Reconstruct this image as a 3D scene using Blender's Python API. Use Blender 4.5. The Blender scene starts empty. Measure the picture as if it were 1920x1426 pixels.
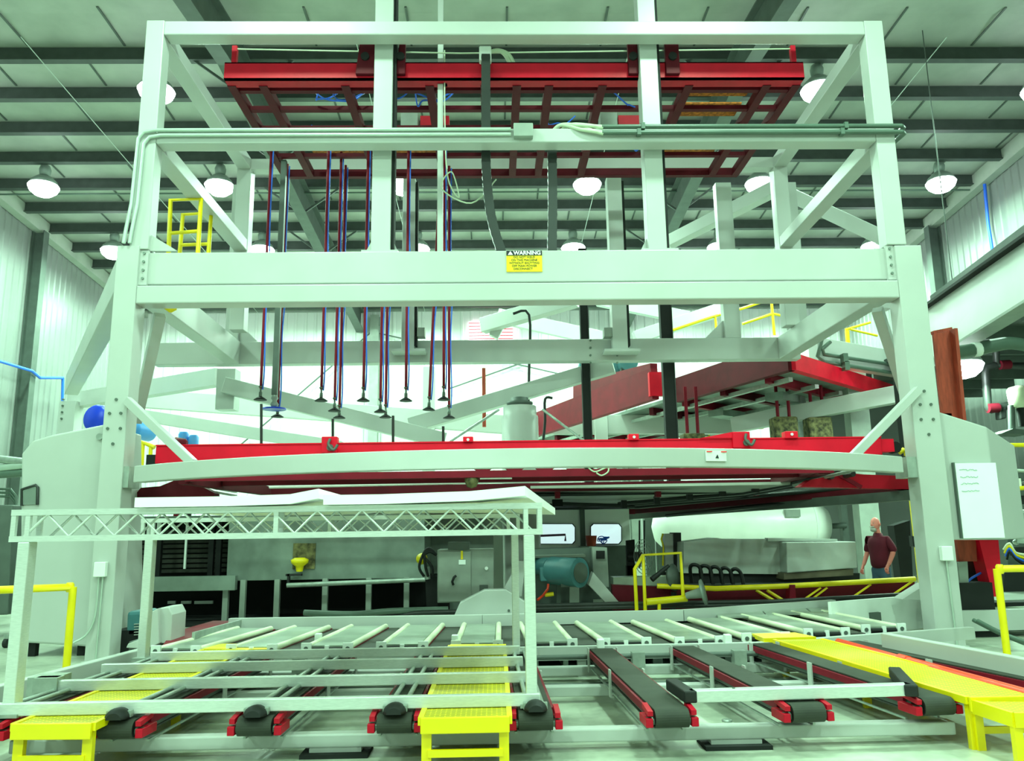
import bpy, bmesh, math, random
from mathutils import Vector, Matrix, Euler
random.seed(7)
SC = bpy.context.scene
COL = SC.collection
# ------------------------------------------------------------------ camera
F, PT, RO, YW, CAMH = 1500.0, .184, .0143, .0235, 1.70
def _rot():
    cy, sy, cp, sp, cr, sr = math.cos(YW), math.sin(YW), math.cos(PT), math.sin(PT), math.cos(RO), math.sin(RO)
    Rz = Matrix(((cy, -sy, 0), (sy, cy, 0), (0, 0, 1)))
    B = Matrix(((1, 0, 0), (0, 0, -1), (0, 1, 0)))
    Rp = Matrix(((1, 0, 0), (0, cp, sp), (0, -sp, cp)))
    Rr = Matrix(((cr, sr, 0), (-sr, cr, 0), (0, 0, 1)))
    return Rr @ Rp @ B @ Rz
RM = _rot()
cam = bpy.data.cameras.new('camera'); camo = bpy.data.objects.new('camera', cam); COL.objects.link(camo)
cam.sensor_width = 36; cam.lens = F / 1920 * 36; cam.clip_end = 200; cam.clip_start = .05
rx, dn, fw = RM[0], RM[1], RM[2]
camo.matrix_world = Matrix(((rx[0], -dn[0], -fw[0], 0), (rx[1], -dn[1], -fw[1], 0), (rx[2], -dn[2], -fw[2], CAMH), (0, 0, 0, 1)))
SC.camera = camo
# ------------------------------------------------------------------ world, exposure
W = bpy.data.worlds.new('world'); SC.world = W; W.use_nodes = True
W.node_tree.nodes['Background'].inputs[0].default_value = (.60, 1.0, .74, 1)
W.node_tree.nodes['Background'].inputs[1].default_value = .62
SC.view_settings.view_transform = 'Standard'; SC.view_settings.look = 'None'
SC.view_settings.gamma = 1; SC.view_settings.use_curve_mapping = False
SC.view_settings.exposure = -0.02
LAMP_POWER = 520
LAMP_COL = (.56, 1.0, .71)
# ------------------------------------------------------------------ measuring helpers
CAMP = Vector((0, 0, CAMH))
def ray(u, v): return RM.transposed() @ Vector(((u - 960) / F, (v - 713) / F, 1))
def aY(u, v, Y): d = ray(u, v); return CAMP + d * (Y / d.y)
def aZ(u, v, z): d = ray(u, v); return CAMP + d * ((z - CAMH) / d.z)
def aX(u, v, x): d = ray(u, v); return CAMP + d * (x / d.x)
V = Vector
# ------------------------------------------------------------------ materials
def lin(c):
    c /= 255.0
    return c / 12.92 if c <= .04045 else ((c + .055) / 1.055) ** 2.4
def S(r, g, b): return (lin(r), lin(g), lin(b), 1)
def mat(name, rgb, rough=.45, metal=0., var=.06, scale=3., emit=0., alpha=None, bump=0., stretch=None, spec=.5):
    m = bpy.data.materials.new(name); m.use_nodes = True; nt = m.node_tree; b = nt.nodes['Principled BSDF']
    c = S(*rgb)
    if max(rgb) - min(rgb) > 45: c = (min(.93, c[0] / .66), c[1] * .95, min(.93, c[2] / .80), 1)
    b.inputs['Roughness'].default_value = rough; b.inputs['Metallic'].default_value = metal
    b.inputs['Specular IOR Level'].default_value = spec
    tc = nt.nodes.new('ShaderNodeTexCoord'); mp = nt.nodes.new('ShaderNodeMapping')
    nt.links.new(tc.outputs['Object'], mp.inputs[0])
    if stretch: mp.inputs['Scale'].default_value = stretch
    n = nt.nodes.new('ShaderNodeTexNoise'); n.inputs['Scale'].default_value = scale; n.inputs['Detail'].default_value = 5
    nt.links.new(mp.outputs[0], n.inputs['Vector'])
    r = nt.nodes.new('ShaderNodeValToRGB')
    r.color_ramp.elements[0].position = .3; r.color_ramp.elements[1].position = .7
    r.color_ramp.elements[0].color = tuple(x * (1 - var * 2) for x in c[:3]) + (1,)
    r.color_ramp.elements[1].color = tuple(min(1, x * (1 + var)) for x in c[:3]) + (1,)
    nt.links.new(n.outputs[0], r.inputs[0]); nt.links.new(r.outputs[0], b.inputs['Base Color'])
    if bump:
        bp = nt.nodes.new('ShaderNodeBump'); bp.inputs['Strength'].default_value = bump
        nt.links.new(n.outputs[0], bp.inputs['Height']); nt.links.new(bp.outputs[0], b.inputs['Normal'])
    if emit:
        b.inputs['Emission Color'].default_value = c; b.inputs['Emission Strength'].default_value = emit
    if alpha is not None: b.inputs['Alpha'].default_value = alpha
    return m
M = {}
M['frame'] = mat('pale_painted_steel', (188, 191, 187), .38, var=.03, scale=1.2)
M['grey'] = mat('grey_painted_steel', (150, 158, 150), .45, var=.08)
M['dgrey'] = mat('dark_grey_steel', (86, 96, 90), .5, var=.1)
M['black'] = mat('black_rubber', (22, 24, 24), .6, var=.15)
M['pipe'] = mat('black_iron_pipe', (40, 44, 42), .4, var=.12)
M['red'] = mat('red_paint', (198, 8, 40), .5, var=.06, spec=.25)
M['dred'] = mat('dark_red_paint', (104, 8, 30), .55, var=.1, spec=.25)
M['maroon'] = mat('maroon_paint', (72, 8, 22), .6, var=.12, spec=.2)
M['yellow'] = mat('yellow_paint', (246, 226, 0), .4, var=.04)
M['alu'] = mat('brushed_aluminium', (222, 226, 222), .32, metal=.35, var=.05, scale=20, stretch=(1, 1, 8))
M['galv'] = mat('galvanised_steel', (170, 180, 172), .4, metal=.5, var=.1, scale=8)
M['foam'] = mat('white_foam_board', (255, 255, 252), .7, var=.01)
M['white'] = mat('white_paint', (240, 244, 240), .5, var=.03)
M['belt'] = mat('grey_black_belt', (52, 55, 46), .75, var=.12, scale=6)
M['roller'] = mat('cream_roller', (222, 226, 196), .45, var=.06)
M['plate'] = mat('worn_steel_plate', (168, 178, 164), .3, metal=.35, var=.16, scale=2.2)
M['conduit'] = mat('grey_conduit', (190, 204, 194), .35, metal=.3, var=.04)
M['gpipe'] = mat('dark_green_grey_pvc_pipe', (84, 104, 92), .35, var=.06)
M['hose'] = mat('pale_flexible_hose', (196, 208, 182), .5, var=.05)
M['bluehose'] = mat('blue_air_hose', (30, 110, 215), .4, var=.08)
M['blue'] = mat('blue_paint', (20, 70, 215), .35, var=.05)
M['sky'] = mat('light_blue_paint', (70, 170, 235), .35, var=.05)
M['teal'] = mat('teal_motor_paint', (58, 128, 120), .4, var=.08)
M['wood'] = mat('oriented_strand_board', (168, 120, 34), .8, var=.35, scale=14)
M['camo'] = mat('mottled_brown_casting', (110, 104, 66), .8, var=.5, scale=9, bump=.4)
M['rust'] = mat('rusty_orange_steel', (140, 66, 38), .7, var=.16, scale=4, stretch=(6, 6, 1))
M['orange'] = mat('orange_red_pipe', (214, 72, 30), .35, var=.08)
M['purlin'] = mat('dark_primer_steel', (66, 74, 70), .6, var=.1)
M['insul'] = mat('white_vinyl_insulation', (172, 178, 168), .55, var=.07, scale=1.4, bump=.15)
M['wallm'] = mat('white_ribbed_steel_darkened', (136, 140, 137), .4, var=.04, scale=.8)  # side walls darkened in colour to offset the glare of the nearby lamps
M['wallb'] = mat('white_ribbed_steel_lightened', (216, 220, 216), .4, var=.04, scale=.8)  # same wall steel lightened, the back wall's brighter light put into the colour
M['cred'] = mat('darkened_red_paint', (160, 8, 34), .5, var=.08, spec=.25)  # red darkened; on the carriage it stands in for shade
M['mould'] = mat('bare_grey_mould_steel', (196, 202, 196), .45, var=.1, scale=1.6)
M['brown'] = mat('brown_grey_steel', (112, 104, 84), .6, var=.15)
M['boltm'] = mat('bolt_steel', (110, 124, 114), .35, metal=.6)
M['skin'] = mat('skin', (214, 150, 122), .55, var=.06)
M['shirt'] = mat('maroon_cloth', (84, 20, 40), .85, var=.1)
M['jeans'] = mat('blue_denim', (70, 120, 130), .85, var=.12)
M['hair'] = mat('grey_beard_hair', (190, 190, 184), .8)
M['dark'] = mat('near_black_steel', (16, 19, 18), .8, var=.2)  # near-black; also paints the shade beneath the oven
M['steelwall'] = mat('dull_steel_sheet', (132, 144, 136), .5, metal=.25, var=.16, scale=1.8)
M['tank'] = mat('white_tank_paint', (246, 248, 242), .35, var=.02)
M['lens'] = mat('lit_lamp_lens', (235, 255, 250), .4, emit=28.)
M['lampbody'] = mat('lamp_housing', (150, 164, 156), .4, metal=.3)
M['signy'] = mat('sign_yellow', (250, 220, 0), .5, var=.01)
M['signb'] = mat('sign_black', (10, 18, 30), .5, var=.01)
M['signr'] = mat('sign_red', (225, 50, 50), .5, var=.01)
M['board'] = mat('whiteboard_enamel', (246, 252, 250), .2, var=.01)
M['ink'] = mat('dry_marker_ink', (150, 178, 164), .6)
M['green'] = mat('green_paint', (30, 190, 90), .5)
def floor_mat():
    m = bpy.data.materials.new('stained_concrete'); m.use_nodes = True; nt = m.node_tree; b = nt.nodes['Principled BSDF']
    tc = nt.nodes.new('ShaderNodeTexCoord')
    n1 = nt.nodes.new('ShaderNodeTexNoise'); n1.inputs['Scale'].default_value = .9; n1.inputs['Detail'].default_value = 8
    n2 = nt.nodes.new('ShaderNodeTexNoise'); n2.inputs['Scale'].default_value = 9; n2.inputs['Detail'].default_value = 6
    mx = nt.nodes.new('ShaderNodeMath'); mx.operation = 'MULTIPLY_ADD'; mx.inputs[1].default_value = .3
    r = nt.nodes.new('ShaderNodeValToRGB')
    r.color_ramp.elements[0].position = .45; r.color_ramp.elements[0].color = S(134, 142, 126)
    r.color_ramp.elements[1].position = .85; r.color_ramp.elements[1].color = S(206, 212, 194)
    for n in (n1, n2): nt.links.new(tc.outputs['Object'], n.inputs['Vector'])
    nt.links.new(n2.outputs[0], mx.inputs[0]); nt.links.new(n1.outputs[0], mx.inputs[2])
    nt.links.new(mx.outputs[0], r.inputs[0]); nt.links.new(r.outputs[0], b.inputs['Base Color'])
    b.inputs['Roughness'].default_value = .32
    return m
M['floor'] = floor_mat()
def grate_mat():
    m = bpy.data.materials.new('yellow_grating'); m.use_nodes = True; nt = m.node_tree; b = nt.nodes['Principled BSDF']
    tc = nt.nodes.new('ShaderNodeTexCoord'); br = nt.nodes.new('ShaderNodeTexBrick')
    br.inputs['Scale'].default_value = 6; br.inputs['Color1'].default_value = S(150, 140, 0); br.inputs['Color2'].default_value = S(164, 152, 0)
    br.inputs['Mortar'].default_value = (.93, .76, 0, 1); br.inputs['Mortar Size'].default_value = .034
    br.inputs['Row Height'].default_value = .16; br.inputs['Brick Width'].default_value = .45; br.inputs['Mortar Smooth'].default_value = .3
    nt.links.new(tc.outputs['Object'], br.inputs['Vector']); nt.links.new(br.outputs[0], b.inputs['Base Color'])
    b.inputs['Roughness'].default_value = .5
    return m
M['grate'] = grate_mat()
# ------------------------------------------------------------------ mesh builder
class MB:
    def __init__(s): s.v = []; s.f = []; s.sm = []
    def add(s, vs, fs, smooth=False):
        o = len(s.v); s.v += [V(p) for p in vs]
        for f in fs: s.f.append([o + i for i in f]); s.sm.append(smooth)
        return s
    def hexa(s, c):   # 8 corners: bottom 4 ccw, top 4
        return s.add(c, [(3, 2, 1, 0), (4, 5, 6, 7), (0, 1, 5, 4), (1, 2, 6, 5), (2, 3, 7, 6), (3, 0, 4, 7)])
    def box(s, x0, x1, y0, y1, z0, z1):
        return s.hexa([(x0, y0, z0), (x1, y0, z0), (x1, y1, z0), (x0, y1, z0), (x0, y0, z1), (x1, y0, z1), (x1, y1, z1), (x0, y1, z1)])
    def bar(s, p, q, w, h, up=(0, 0, 1)):
        p = V(p); q = V(q); d = (q - p).normalized(); u = V(up)
        if abs(d.dot(u)) > .98: u = V((0, 1, 0))
        r = d.cross(u).normalized(); u = r.cross(d).normalized(); r *= w / 2; u *= h / 2
        return s.hexa([p - r - u, p + r - u, q + r - u, q - r - u, p - r + u, p + r + u, q + r + u, q - r + u])
    def tube(s, p, q, r0, r1=None, n=12, cap=True):
        p = V(p); q = V(q); r1 = r0 if r1 is None else r1
        d = (q - p).normalized(); a = V((0, 0, 1)) if abs(d.z) < .9 else V((1, 0, 0)); x = d.cross(a).normalized(); y = d.cross(x)
        vs = []
        for c, r in ((p, r0), (q, r1)):
            for i in range(n):
                t = 2 * math.pi * i / n; vs.append(c + (x * math.cos(t) + y * math.sin(t)) * r)
        s.add(vs, [(i, (i + 1) % n, n + (i + 1) % n, n + i) for i in range(n)], True)
        if cap: s.add(vs, [tuple(range(n - 1, -1, -1)), tuple(range(n, 2 * n))])
        return s
    def path(s, pts, r, n=8, smooth_steps=0, closed=False):
        P = [V(p) for p in pts]
        if smooth_steps:
            Q = []
            for i in range(len(P) - 1):
                a = P[max(0, i - 1)]; b = P[i]; c = P[i + 1]; d = P[min(len(P) - 1, i + 2)]
                for k in range(smooth_steps):
                    t = k / smooth_steps
                    Q.append(.5 * (2 * b + (c - a) * t + (2 * a - 5 * b + 4 * c - d) * t * t + (3 * b - a - 3 * c + d) * t ** 3))
            Q.append(P[-1]); P = Q
        rings = []; x = None
        for i, p in enumerate(P):
            d = (P[min(i + 1, len(P) - 1)] - P[max(0, i - 1)]).normalized()
            if x is None:
                a = V((0, 0, 1)) if abs(d.z) < .9 else V((1, 0, 0)); x = d.cross(a).normalized()
            x = (x - d * x.dot(d)).normalized(); y = d.cross(x)
            rings.append([p + (x * math.cos(2 * math.pi * k / n) + y * math.sin(2 * math.pi * k / n)) * r for k in range(n)])
        vs = [v for g in rings for v in g]
        fs = [(g * n + k, g * n + (k + 1) % n, (g + 1) * n + (k + 1) % n, (g + 1) * n + k) for g in range(len(P) - 1) for k in range(n)]
        s.add(vs, fs, True)
        s.add(vs, [tuple(range(n - 1, -1, -1)), tuple(range((len(P) - 1) * n, len(P) * n))])
        return s
    def prism(s, pts, d):   # polygon (3d points) extruded by vector d
        n = len(pts); d = V(d); a = [V(p) for p in pts]; b = [p + d for p in a]
        return s.add(a + b, [tuple(range(n - 1, -1, -1)), tuple(range(n, 2 * n))] + [(i, (i + 1) % n, n + (i + 1) % n, n + i) for i in range(n)])
    def slab(s, px, Y, depth): return s.prism([aY(u, v, Y) for u, v in px], (0, depth, 0))
    def lathe(s, c, prof, axis=(0, 0, 1), n=20):
        c = V(c); d = V(axis).normalized(); a = V((0, 0, 1)) if abs(d.z) < .9 else V((1, 0, 0)); x = d.cross(a).normalized(); y = d.cross(x)
        vs = [c + d * h + (x * math.cos(2 * math.pi * k / n) + y * math.sin(2 * math.pi * k / n)) * r for r, h in prof for k in range(n)]
        m = len(prof)
        s.add(vs, [(g * n + k, g * n + (k + 1) % n, (g + 1) * n + (k + 1) % n, (g + 1) * n + k) for g in range(m - 1) for k in range(n)], True)
        s.add(vs, [tuple(range(n - 1, -1, -1)), tuple(range((m - 1) * n, m * n))])
        return s
    def build(s, name, m, parent=None, bevel=0.):
        c = V((0, 0, 0))
        if s.v:
            lo = V((min(p.x for p in s.v), min(p.y for p in s.v), min(p.z for p in s.v))); hi = V((max(p.x for p in s.v), max(p.y for p in s.v), max(p.z for p in s.v)))
            c = V(((lo.x + hi.x) / 2, (lo.y + hi.y) / 2, lo.z))
        me = bpy.data.meshes.new(name); me.from_pydata([p - c for p in s.v], [], s.f)
        me.polygons.foreach_set('use_smooth', s.sm)
        bm = bmesh.new(); bm.from_mesh(me); bmesh.ops.recalc_face_normals(bm, faces=bm.faces); bm.to_mesh(me); bm.free()
        me.materials.append(M[m] if isinstance(m, str) else m)
        o = bpy.data.objects.new(name, me); COL.objects.link(o)
        if parent is not None:
            o.parent = parent; base = V((0, 0, 0)); q = parent
            while q is not None: base += q.location; q = q.parent
            o.location = c - base
        else: o.location = c
        if bevel:
            b = o.modifiers.new('bevel', 'BEVEL'); b.width = bevel; b.segments = 2; b.limit_method = 'ANGLE'
        return o
def tag(o, label=None, cat=None, group=None, kind=None):
    if label: o['label'] = label
    if cat: o['category'] = cat
    if group: o['group'] = group
    if kind: o['kind'] = kind
    return o
def thing(name, loc, label, cat, group=None):
    o = bpy.data.objects.new(name, None); COL.objects.link(o); o.location = V(loc); o.empty_display_size = .2
    return tag(o, label, cat, group)
def copy_tree(o, parent=None):
    c = o.copy(); COL.objects.link(c)
    if parent is not None: c.parent = parent
    for ch in list(o.children): copy_tree(ch, c)
    return c
def text(body, size, loc, m, parent, name='lettering', rot=(math.pi / 2, 0, 0), bold=0.):
    cu = bpy.data.curves.new(name, 'FONT'); cu.body = body; cu.size = size; cu.align_x = 'CENTER'; cu.align_y = 'CENTER'; cu.extrude = .002; cu.offset = bold
    t = bpy.data.objects.new(name, cu); COL.objects.link(t)
    dg = bpy.context.evaluated_depsgraph_get(); me = bpy.data.meshes.new_from_object(t.evaluated_get(dg))
    bpy.data.objects.remove(t); me.materials.clear(); me.materials.append(M[m])
    o = bpy.data.objects.new(name, me); COL.objects.link(o); o.rotation_euler = rot
    if parent is not None:
        base = V((0, 0, 0)); q = parent
        while q is not None: base += q.location; q = q.parent
        o.parent = parent; o.location = V(loc) - base
    else: o.location = V(loc)
    return o
def bolts(pts, d, r, m, parent):
    for p in pts: MB().tube(p, V(p) + V(d), r, n=8).build('bolt', m, parent)
# ================================================================== ROOM
WX, YB, YN = 16.2, 36.0, -10.0
YRIDGE = 16.95
def ceil_z(y): return 12.03 + .085 * (YB - YRIDGE) - .085 * abs(y - YRIDGE)
def struct(o): o['kind'] = 'structure'; return o
struct(MB().box(-WX - .2, WX + .2, YN, YB + .2, -.2, 0).build('floor', 'floor'))
cz0, cz1 = ceil_z(YN), ceil_z(YB)
czr = ceil_z(YRIDGE)
ceiling = struct(MB().prism([(-WX - .2, YN, cz0), (-WX - .2, YRIDGE, czr), (-WX - .2, YB + .2, cz1), (-WX - .2, YB + .2, cz1 + .15), (-WX - .2, YRIDGE, czr + .15), (-WX - .2, YN, cz0 + .15)], (2 * WX + .4, 0, 0)).build('ceiling', 'insul'))
y = 18.16
while y < 35.9:
    z = ceil_z(y)
    m = MB(); m.box(-WX, WX, y - .04, y + .04, z - .34, z - .02); m.box(-WX, WX, y - .10, y + .10, z - .37, z - .34)
    m.build('purlin', 'purlin', ceiling); y += 1.57
for x in (-6.1, 6.1):
    m = MB(); a = V((x, YRIDGE, ceil_z(YRIDGE) - .36)); b = V((x, YB - .1, ceil_z(YB) - .36))
    c_ = V((x, 9.0, ceil_z(9.0) - .36))
    for p_, q_ in ((a, b), (c_, a)):
        m.bar(p_ - V((0, 0, .03)), q_ - V((0, 0, .03)), .36, .04); m.bar(p_ - V((0, 0, .48)), q_ - V((0, 0, .48)), .03, .9); m.bar(p_ - V((0, 0, .95)), q_ - V((0, 0, .95)), .36, .04)
    for k in range(5):
        yy = 18.16 + 3.14 * k
        for s in (-1, 1): m.bar((x, yy, ceil_z(yy) - 1.25), (x + s * 1.25, yy, ceil_z(yy) - .32), .06, .06)
    m.build('rafter', 'dgrey', ceiling)
for k in range(-6, 7):
    x = k * 2.35 + .4
    for j in range(12):
        ya = 16.66 + 1.57 * j; xo = x + (1.17 if j % 2 else 0)
        if abs(xo) < 16: MB().bar((xo, ya, ceil_z(ya) - .015), (xo, ya + 1.4, ceil_z(ya + 1.4) - .015), .05, .02).build('insulation_seam', 'dgrey', ceiling)
for x in (-11, -3.2, 11, 3.4):
    MB().tube((x, 17.2, ceil_z(17.2) - .42), (x * .98, 35.8, ceil_z(35.8) - .42), .012, n=6).build('lamp_cable', 'conduit', ceiling)
MB().tube((-16.1, 24.6, ceil_z(24.6) - .45), (16.1, 24.6, ceil_z(24.6) - .45), .03, n=8).build('blue_air_pipe', 'gpipe', ceiling)['label'] = 'thin air pipe below the purlins'
def ribbed(axis, lo, hi, fixed, ztop, out, step=.36):
    vs = []; fs = []; t = lo; prof = []
    while t < hi:
        prof += [(t, 0), (t + step * .62, 0), (t + step * .72, out), (t + step * .9, out)]; t += step
    prof.append((hi, 0))
    for t, o in prof:
        if axis == 'y': vs += [(fixed + o, t, 0), (fixed + o, t, ztop(t))]
        else: vs += [(t, fixed + o, 0), (t, fixed + o, ztop(t))]
    n = len(prof)
    back = .25 if out < 0 else -.25
    for t, o in (prof[0], prof[-1]):
        if axis == 'y': vs += [(fixed + back, t, 0), (fixed + back, t, ztop(t))]
        else: vs += [(t, fixed + back, 0), (t, fixed + back, ztop(t))]
    fs = [(2 * i, 2 * i + 2, 2 * i + 3, 2 * i + 1) for i in range(n - 1)] + [(2 * n, 2 * n + 2, 2 * n + 3, 2 * n + 1)]
    return MB().add(vs, fs)
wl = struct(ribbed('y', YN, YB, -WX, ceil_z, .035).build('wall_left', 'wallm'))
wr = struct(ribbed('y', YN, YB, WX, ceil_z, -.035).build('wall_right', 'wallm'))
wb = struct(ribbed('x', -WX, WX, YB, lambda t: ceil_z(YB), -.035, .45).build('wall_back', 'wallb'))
for x, wpar in ((-WX, wl), (WX, wr)):
    s = 1 if x < 0 else -1
    for yy in (19.0, 27.2):
        m = MB(); m.box(min(x + s * .04, x + s * .45), max(x + s * .04, x + s * .45), yy - .02, yy + .02, 0, ceil_z(yy) - .5)
        for q in (.05, .43): m.box(min(x + s * q, x + s * (q + .03)), max(x + s * q, x + s * (q + .03)), yy - .16, yy + .16, 0, ceil_z(yy) - .5)
        m.build('wall_column', 'dgrey', wpar)
    m = MB(); m.bar((x + s * .2, YRIDGE, ceil_z(YRIDGE) - .3), (x + s * .2, YB, ceil_z(YB) - .3), .3, .5); m.build('eave_strut', 'insul', wpar)
for x in (-5.4, 6.2):
    m = MB(); m.box(x - .2, x + .2, YB - .5, YB - .46, 0, cz1 - .6); m.box(x - .2, x + .2, YB - .1, YB - .06, 0, cz1 - .6); m.box(x - .02, x + .02, YB - .46, YB - .1, 0, cz1 - .6)
    m.build('wall_column', 'grey', wb)
for a, b in (((-5.2, 11), (-13, 4)), ((-5.2, 10.6), (4.8, 8.2)), ((6, 10.8), (-2, 8.0))):
    MB().tube((a[0], YB - .3, a[1]), (b[0], YB - .3, b[1]), .035, n=6).build('brace_rod', 'dgrey', wb)
MB().box(-WX, WX, YB - .12, YB - .05, cz1 - .35, cz1 - .02).build('eave_trim', 'grey', wb)
# bright louvred window high on the back wall
a = aY(879, 603, YB - .1); b = aY(962, 634, YB - .1)
wn = struct(MB().box(a.x, b.x, YB - .14, YB - .06, b.z - .1, a.z).build('window_1', mat('daylit_window_glass', (255, 235, 245), .3, emit=4.)))
m = MB()
for k in range(6):
    z = b.z - .1 + (a.z - b.z + .1) * (k + .5) / 6; m.box(a.x, b.x, YB - .18, YB - .145, z - .02, z + .02)
m.build('louvre', 'signr', wn)['label'] = 'pink louvre slats'
# wall-mounted blue air line and cable on the left wall
bl = MB().path([aX(-30, 668, -15.66), aX(60, 695, -15.66), aX(75, 708, -15.66), aX(118, 708, -15.66)], .05, n=8).path([aX(118, 708, -15.66), aX(116, 800, -15.66)], .05, n=8)
bl = bl.build('air_pipe', 'bluehose'); tag(bl, 'blue compressed air pipe running down the left ribbed wall', 'pipe')
r = MB().path([aX(1846, 345, 15.95), aX(1853, 420, 15.95), aX(1862, 478, 15.95), aX(1880, 478, 15.95)], .05, n=8).build('air_pipe', 'bluehose')
tag(r, 'blue compressed air drop pipe high on the right wall', 'pipe')
# ------------------------------------------------------------------ high-bay lamps
LG = 'high-bay lamps in rows under the roof'
def lamp(x, y, label, z=None):
    zc = ceil_z(y); z = zc - .95 if z is None else z
    t = thing('high_bay_lamp', (x, y, z), label, 'lamp', LG)
    MB().lathe((x, y, z + .30), [(.10, 0), (.15, .04), (.17, .2), (.13, .32), (.05, .36)]).build('ballast_housing', 'lampbody', t)
    MB().lathe((x, y, z), [(.40, 0), (.41, .02), (.36, .12), (.24, .24), (.12, .30), (.10, .28), (.22, .21), (.34, .11), (.39, .03)]).build('reflector', 'lampbody', t)
    MB().lathe((x, y, z - .05), [(.08, -.30), (.24, -.26), (.38, -.14), (.44, .0), (.40, .05)]).build('lens', 'lens', t)
    MB().tube((x, y, z + .66), (x, y, zc - .02), .012, n=6).build('hanger', 'dgrey', t)
    L = bpy.data.lights.new('lamp_light', 'AREA'); L.shape = 'DISK'; L.size = .8; L.energy = LAMP_POWER; L.color = LAMP_COL
    lo = bpy.data.objects.new('lamp_light', L); COL.objects.link(lo); lo.parent = t; lo.location = (0, 0, -.42)
LX = (-13.6, -8.3, -2.7, 2.95, 8.3, 14.0); cn = ('far left', 'second from the left', 'third from the left', 'third from the right', 'second from the right', 'far right')
for yy, rn in ((18.4, 'nearest visible row'), (23.1, 'middle row'), (27.7, 'back row'), (32.6, 'last row by the back wall')):
    for x, c in zip(LX, cn):
        if yy == 18.4 and abs(x) < 4: continue
        lamp(x, yy, 'lit high-bay lamp, %s in the %s' % (c, rn))
for yy in (-5.0, 1.5, 8.5):  # rows out of view; the one behind the camera added to brighten the foreground
    for x in (-11, -3.7, 3.7, 11): lamp(x, yy, 'lit white high-bay lamp hanging unseen over the front of the hall')
lamp(10.6, 17.5, 'lit lamp under the dark mezzanine at the right edge', 5.25)
# ================================================================== FRONT MACHINE FRAME
Y0 = 11.5
g = thing('machine_frame', (.45, Y0, 0), 'huge pale green grey steel gantry frame filling the middle of the hall', 'machine frame')
XL0, XL1, XR0, XR1 = -5.60, -5.27, 6.14, 6.55
for x0, x1, zt in ((XL0, XL1, 5.95), (XR0, XR1, 5.88)):
    c = MB().box(x0, x1, Y0, Y0 + .34, 0, zt).build('column', 'frame', g, .012)
    cx = (x0 + x1) / 2
    bolts([(cx + dx, Y0 - .015, z) for dx, z in ((0, 3.62), (-.08, 3.42), (.08, 3.42), (-.09, 3.2), (.09, 3.2), (0, 2.98))], (0, .025, 0), .022, 'boltm', c)
    m = MB(); m.box(x0 - .03, x1 + .03, Y0 - .03, Y0 + .38, 0, .02); m.build('base_plate', 'frame', c)
MB().box(XL1, XR0, Y0 + .10, Y0 + .36, 5.37, 5.87).build('main_beam', 'frame', g, .015)
for x in (XL1 + .06, XR0 - .06):
    m = MB(); m.box(x - .06, x + .06, Y0 + .05, Y0 + .1, 5.35, 5.89); e = m.build('end_plate', 'frame', g)
    bolts([(x, Y0 + .03, 5.45 + k * .13) for k in range(4)], (0, .02, 0), .02, 'boltm', e)
MB().box(XL1, XR0, Y0, Y0 + .30, 5.05, 5.33).build('lower_beam', 'frame', g, .02)
UX = ((-5.43, -5.15), (6.04, 6.34))
for x0, x1 in UX: MB().box(x0, x1, Y0 + .02, Y0 + .28, 5.9, 9.70).build('upper_column', 'frame', g, .012)
top = MB().box(UX[0][1], UX[1][0], Y0 + .02, Y0 + .30, 9.45, 9.69).build('top_beam', 'frame', g, .02)
mid = MB().box(UX[0][1], UX[1][0], Y0 + .02, Y0 + .30, 7.60, 7.835).build('middle_beam', 'frame', g, .02)
MB().prism([(-5.15, Y0 + .1, 5.9), (-4.75, Y0 + .1, 5.9), (-5.15, Y0 + .1, 6.15)], (0, .04, 0)).build('gusset', 'frame', g)
# twin upright guides standing on the main beam
for u0, u1, s in ((697, 733, -1), (1214, 1248, 1)):
    a = aY(u0, 455, Y0 + .45); b = aY(u1, 455, Y0 + .45)
    c = MB().box(a.x, b.x, Y0 + .36, Y0 + .66, 5.93, 11.2).build('guide_post', 'frame', g, .01)
    sx = b.x if s < 0 else b.x
    m = MB(); m.box(b.x + .01, b.x + .05, Y0 + .42, Y0 + .60, 6.0, 11.1); m.build('gear_rack', 'dark', c)
    m = MB(); m.box(a.x - .12, b.x + .14, Y0 + .2, Y0 + .7, 5.88, 5.93)
    m.prism([(b.x, Y0 + .5, 5.93), (b.x + .14, Y0 + .5, 5.93), (b.x, Y0 + .5, 6.25)], (0, .03, 0)).prism([(a.x, Y0 + .5, 5.93), (a.x - .14, Y0 + .5, 5.93), (a.x, Y0 + .5, 6.2)], (0, .03, 0)); m.build('foot_plate', 'frame', c)
# side beams running back, rear posts and rear beams
YR = 17.4
for xa, xb in ((XL0 + .05, -5.75), (XR1 - .05, 6.55)):
    MB().bar((xa, Y0 + .4, 5.62), (xb, YR, 5.62), .30, .50).build('side_beam', 'frame', g, .015)
for (xa, xb) in ((-5.29, -5.35), (6.19, 6.35)):
    MB().bar((xa, Y0 + .28, 9.57), (xb, 16.4, 9.57), .28, .24).build('side_beam', 'frame', g, .012)
    MB().bar((xa, Y0 + .28, 7.72), (xb, 16.4, 7.72), .28, .24).build('side_beam', 'frame', g, .012)
    MB().box(xb - .15, xb + .15, 16.3, 16.6, 5.87, 9.69).build('rear_post', 'frame', g, .012)
MB().box(-5.2, 6.2, 16.32, 16.58, 9.45, 9.69).build('rear_top_beam', 'frame', g)
rb = MB().box(-7.5, 6.9, YR, YR + .3, 5.37, 5.87).build('rear_beam', 'frame', g, .015)
bolts([aY(u, 638 + k * 14, YR) for u in (1107, 1157) for k in range(4)], (0, -.03, 0), .025, 'boltm', rb)
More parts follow.
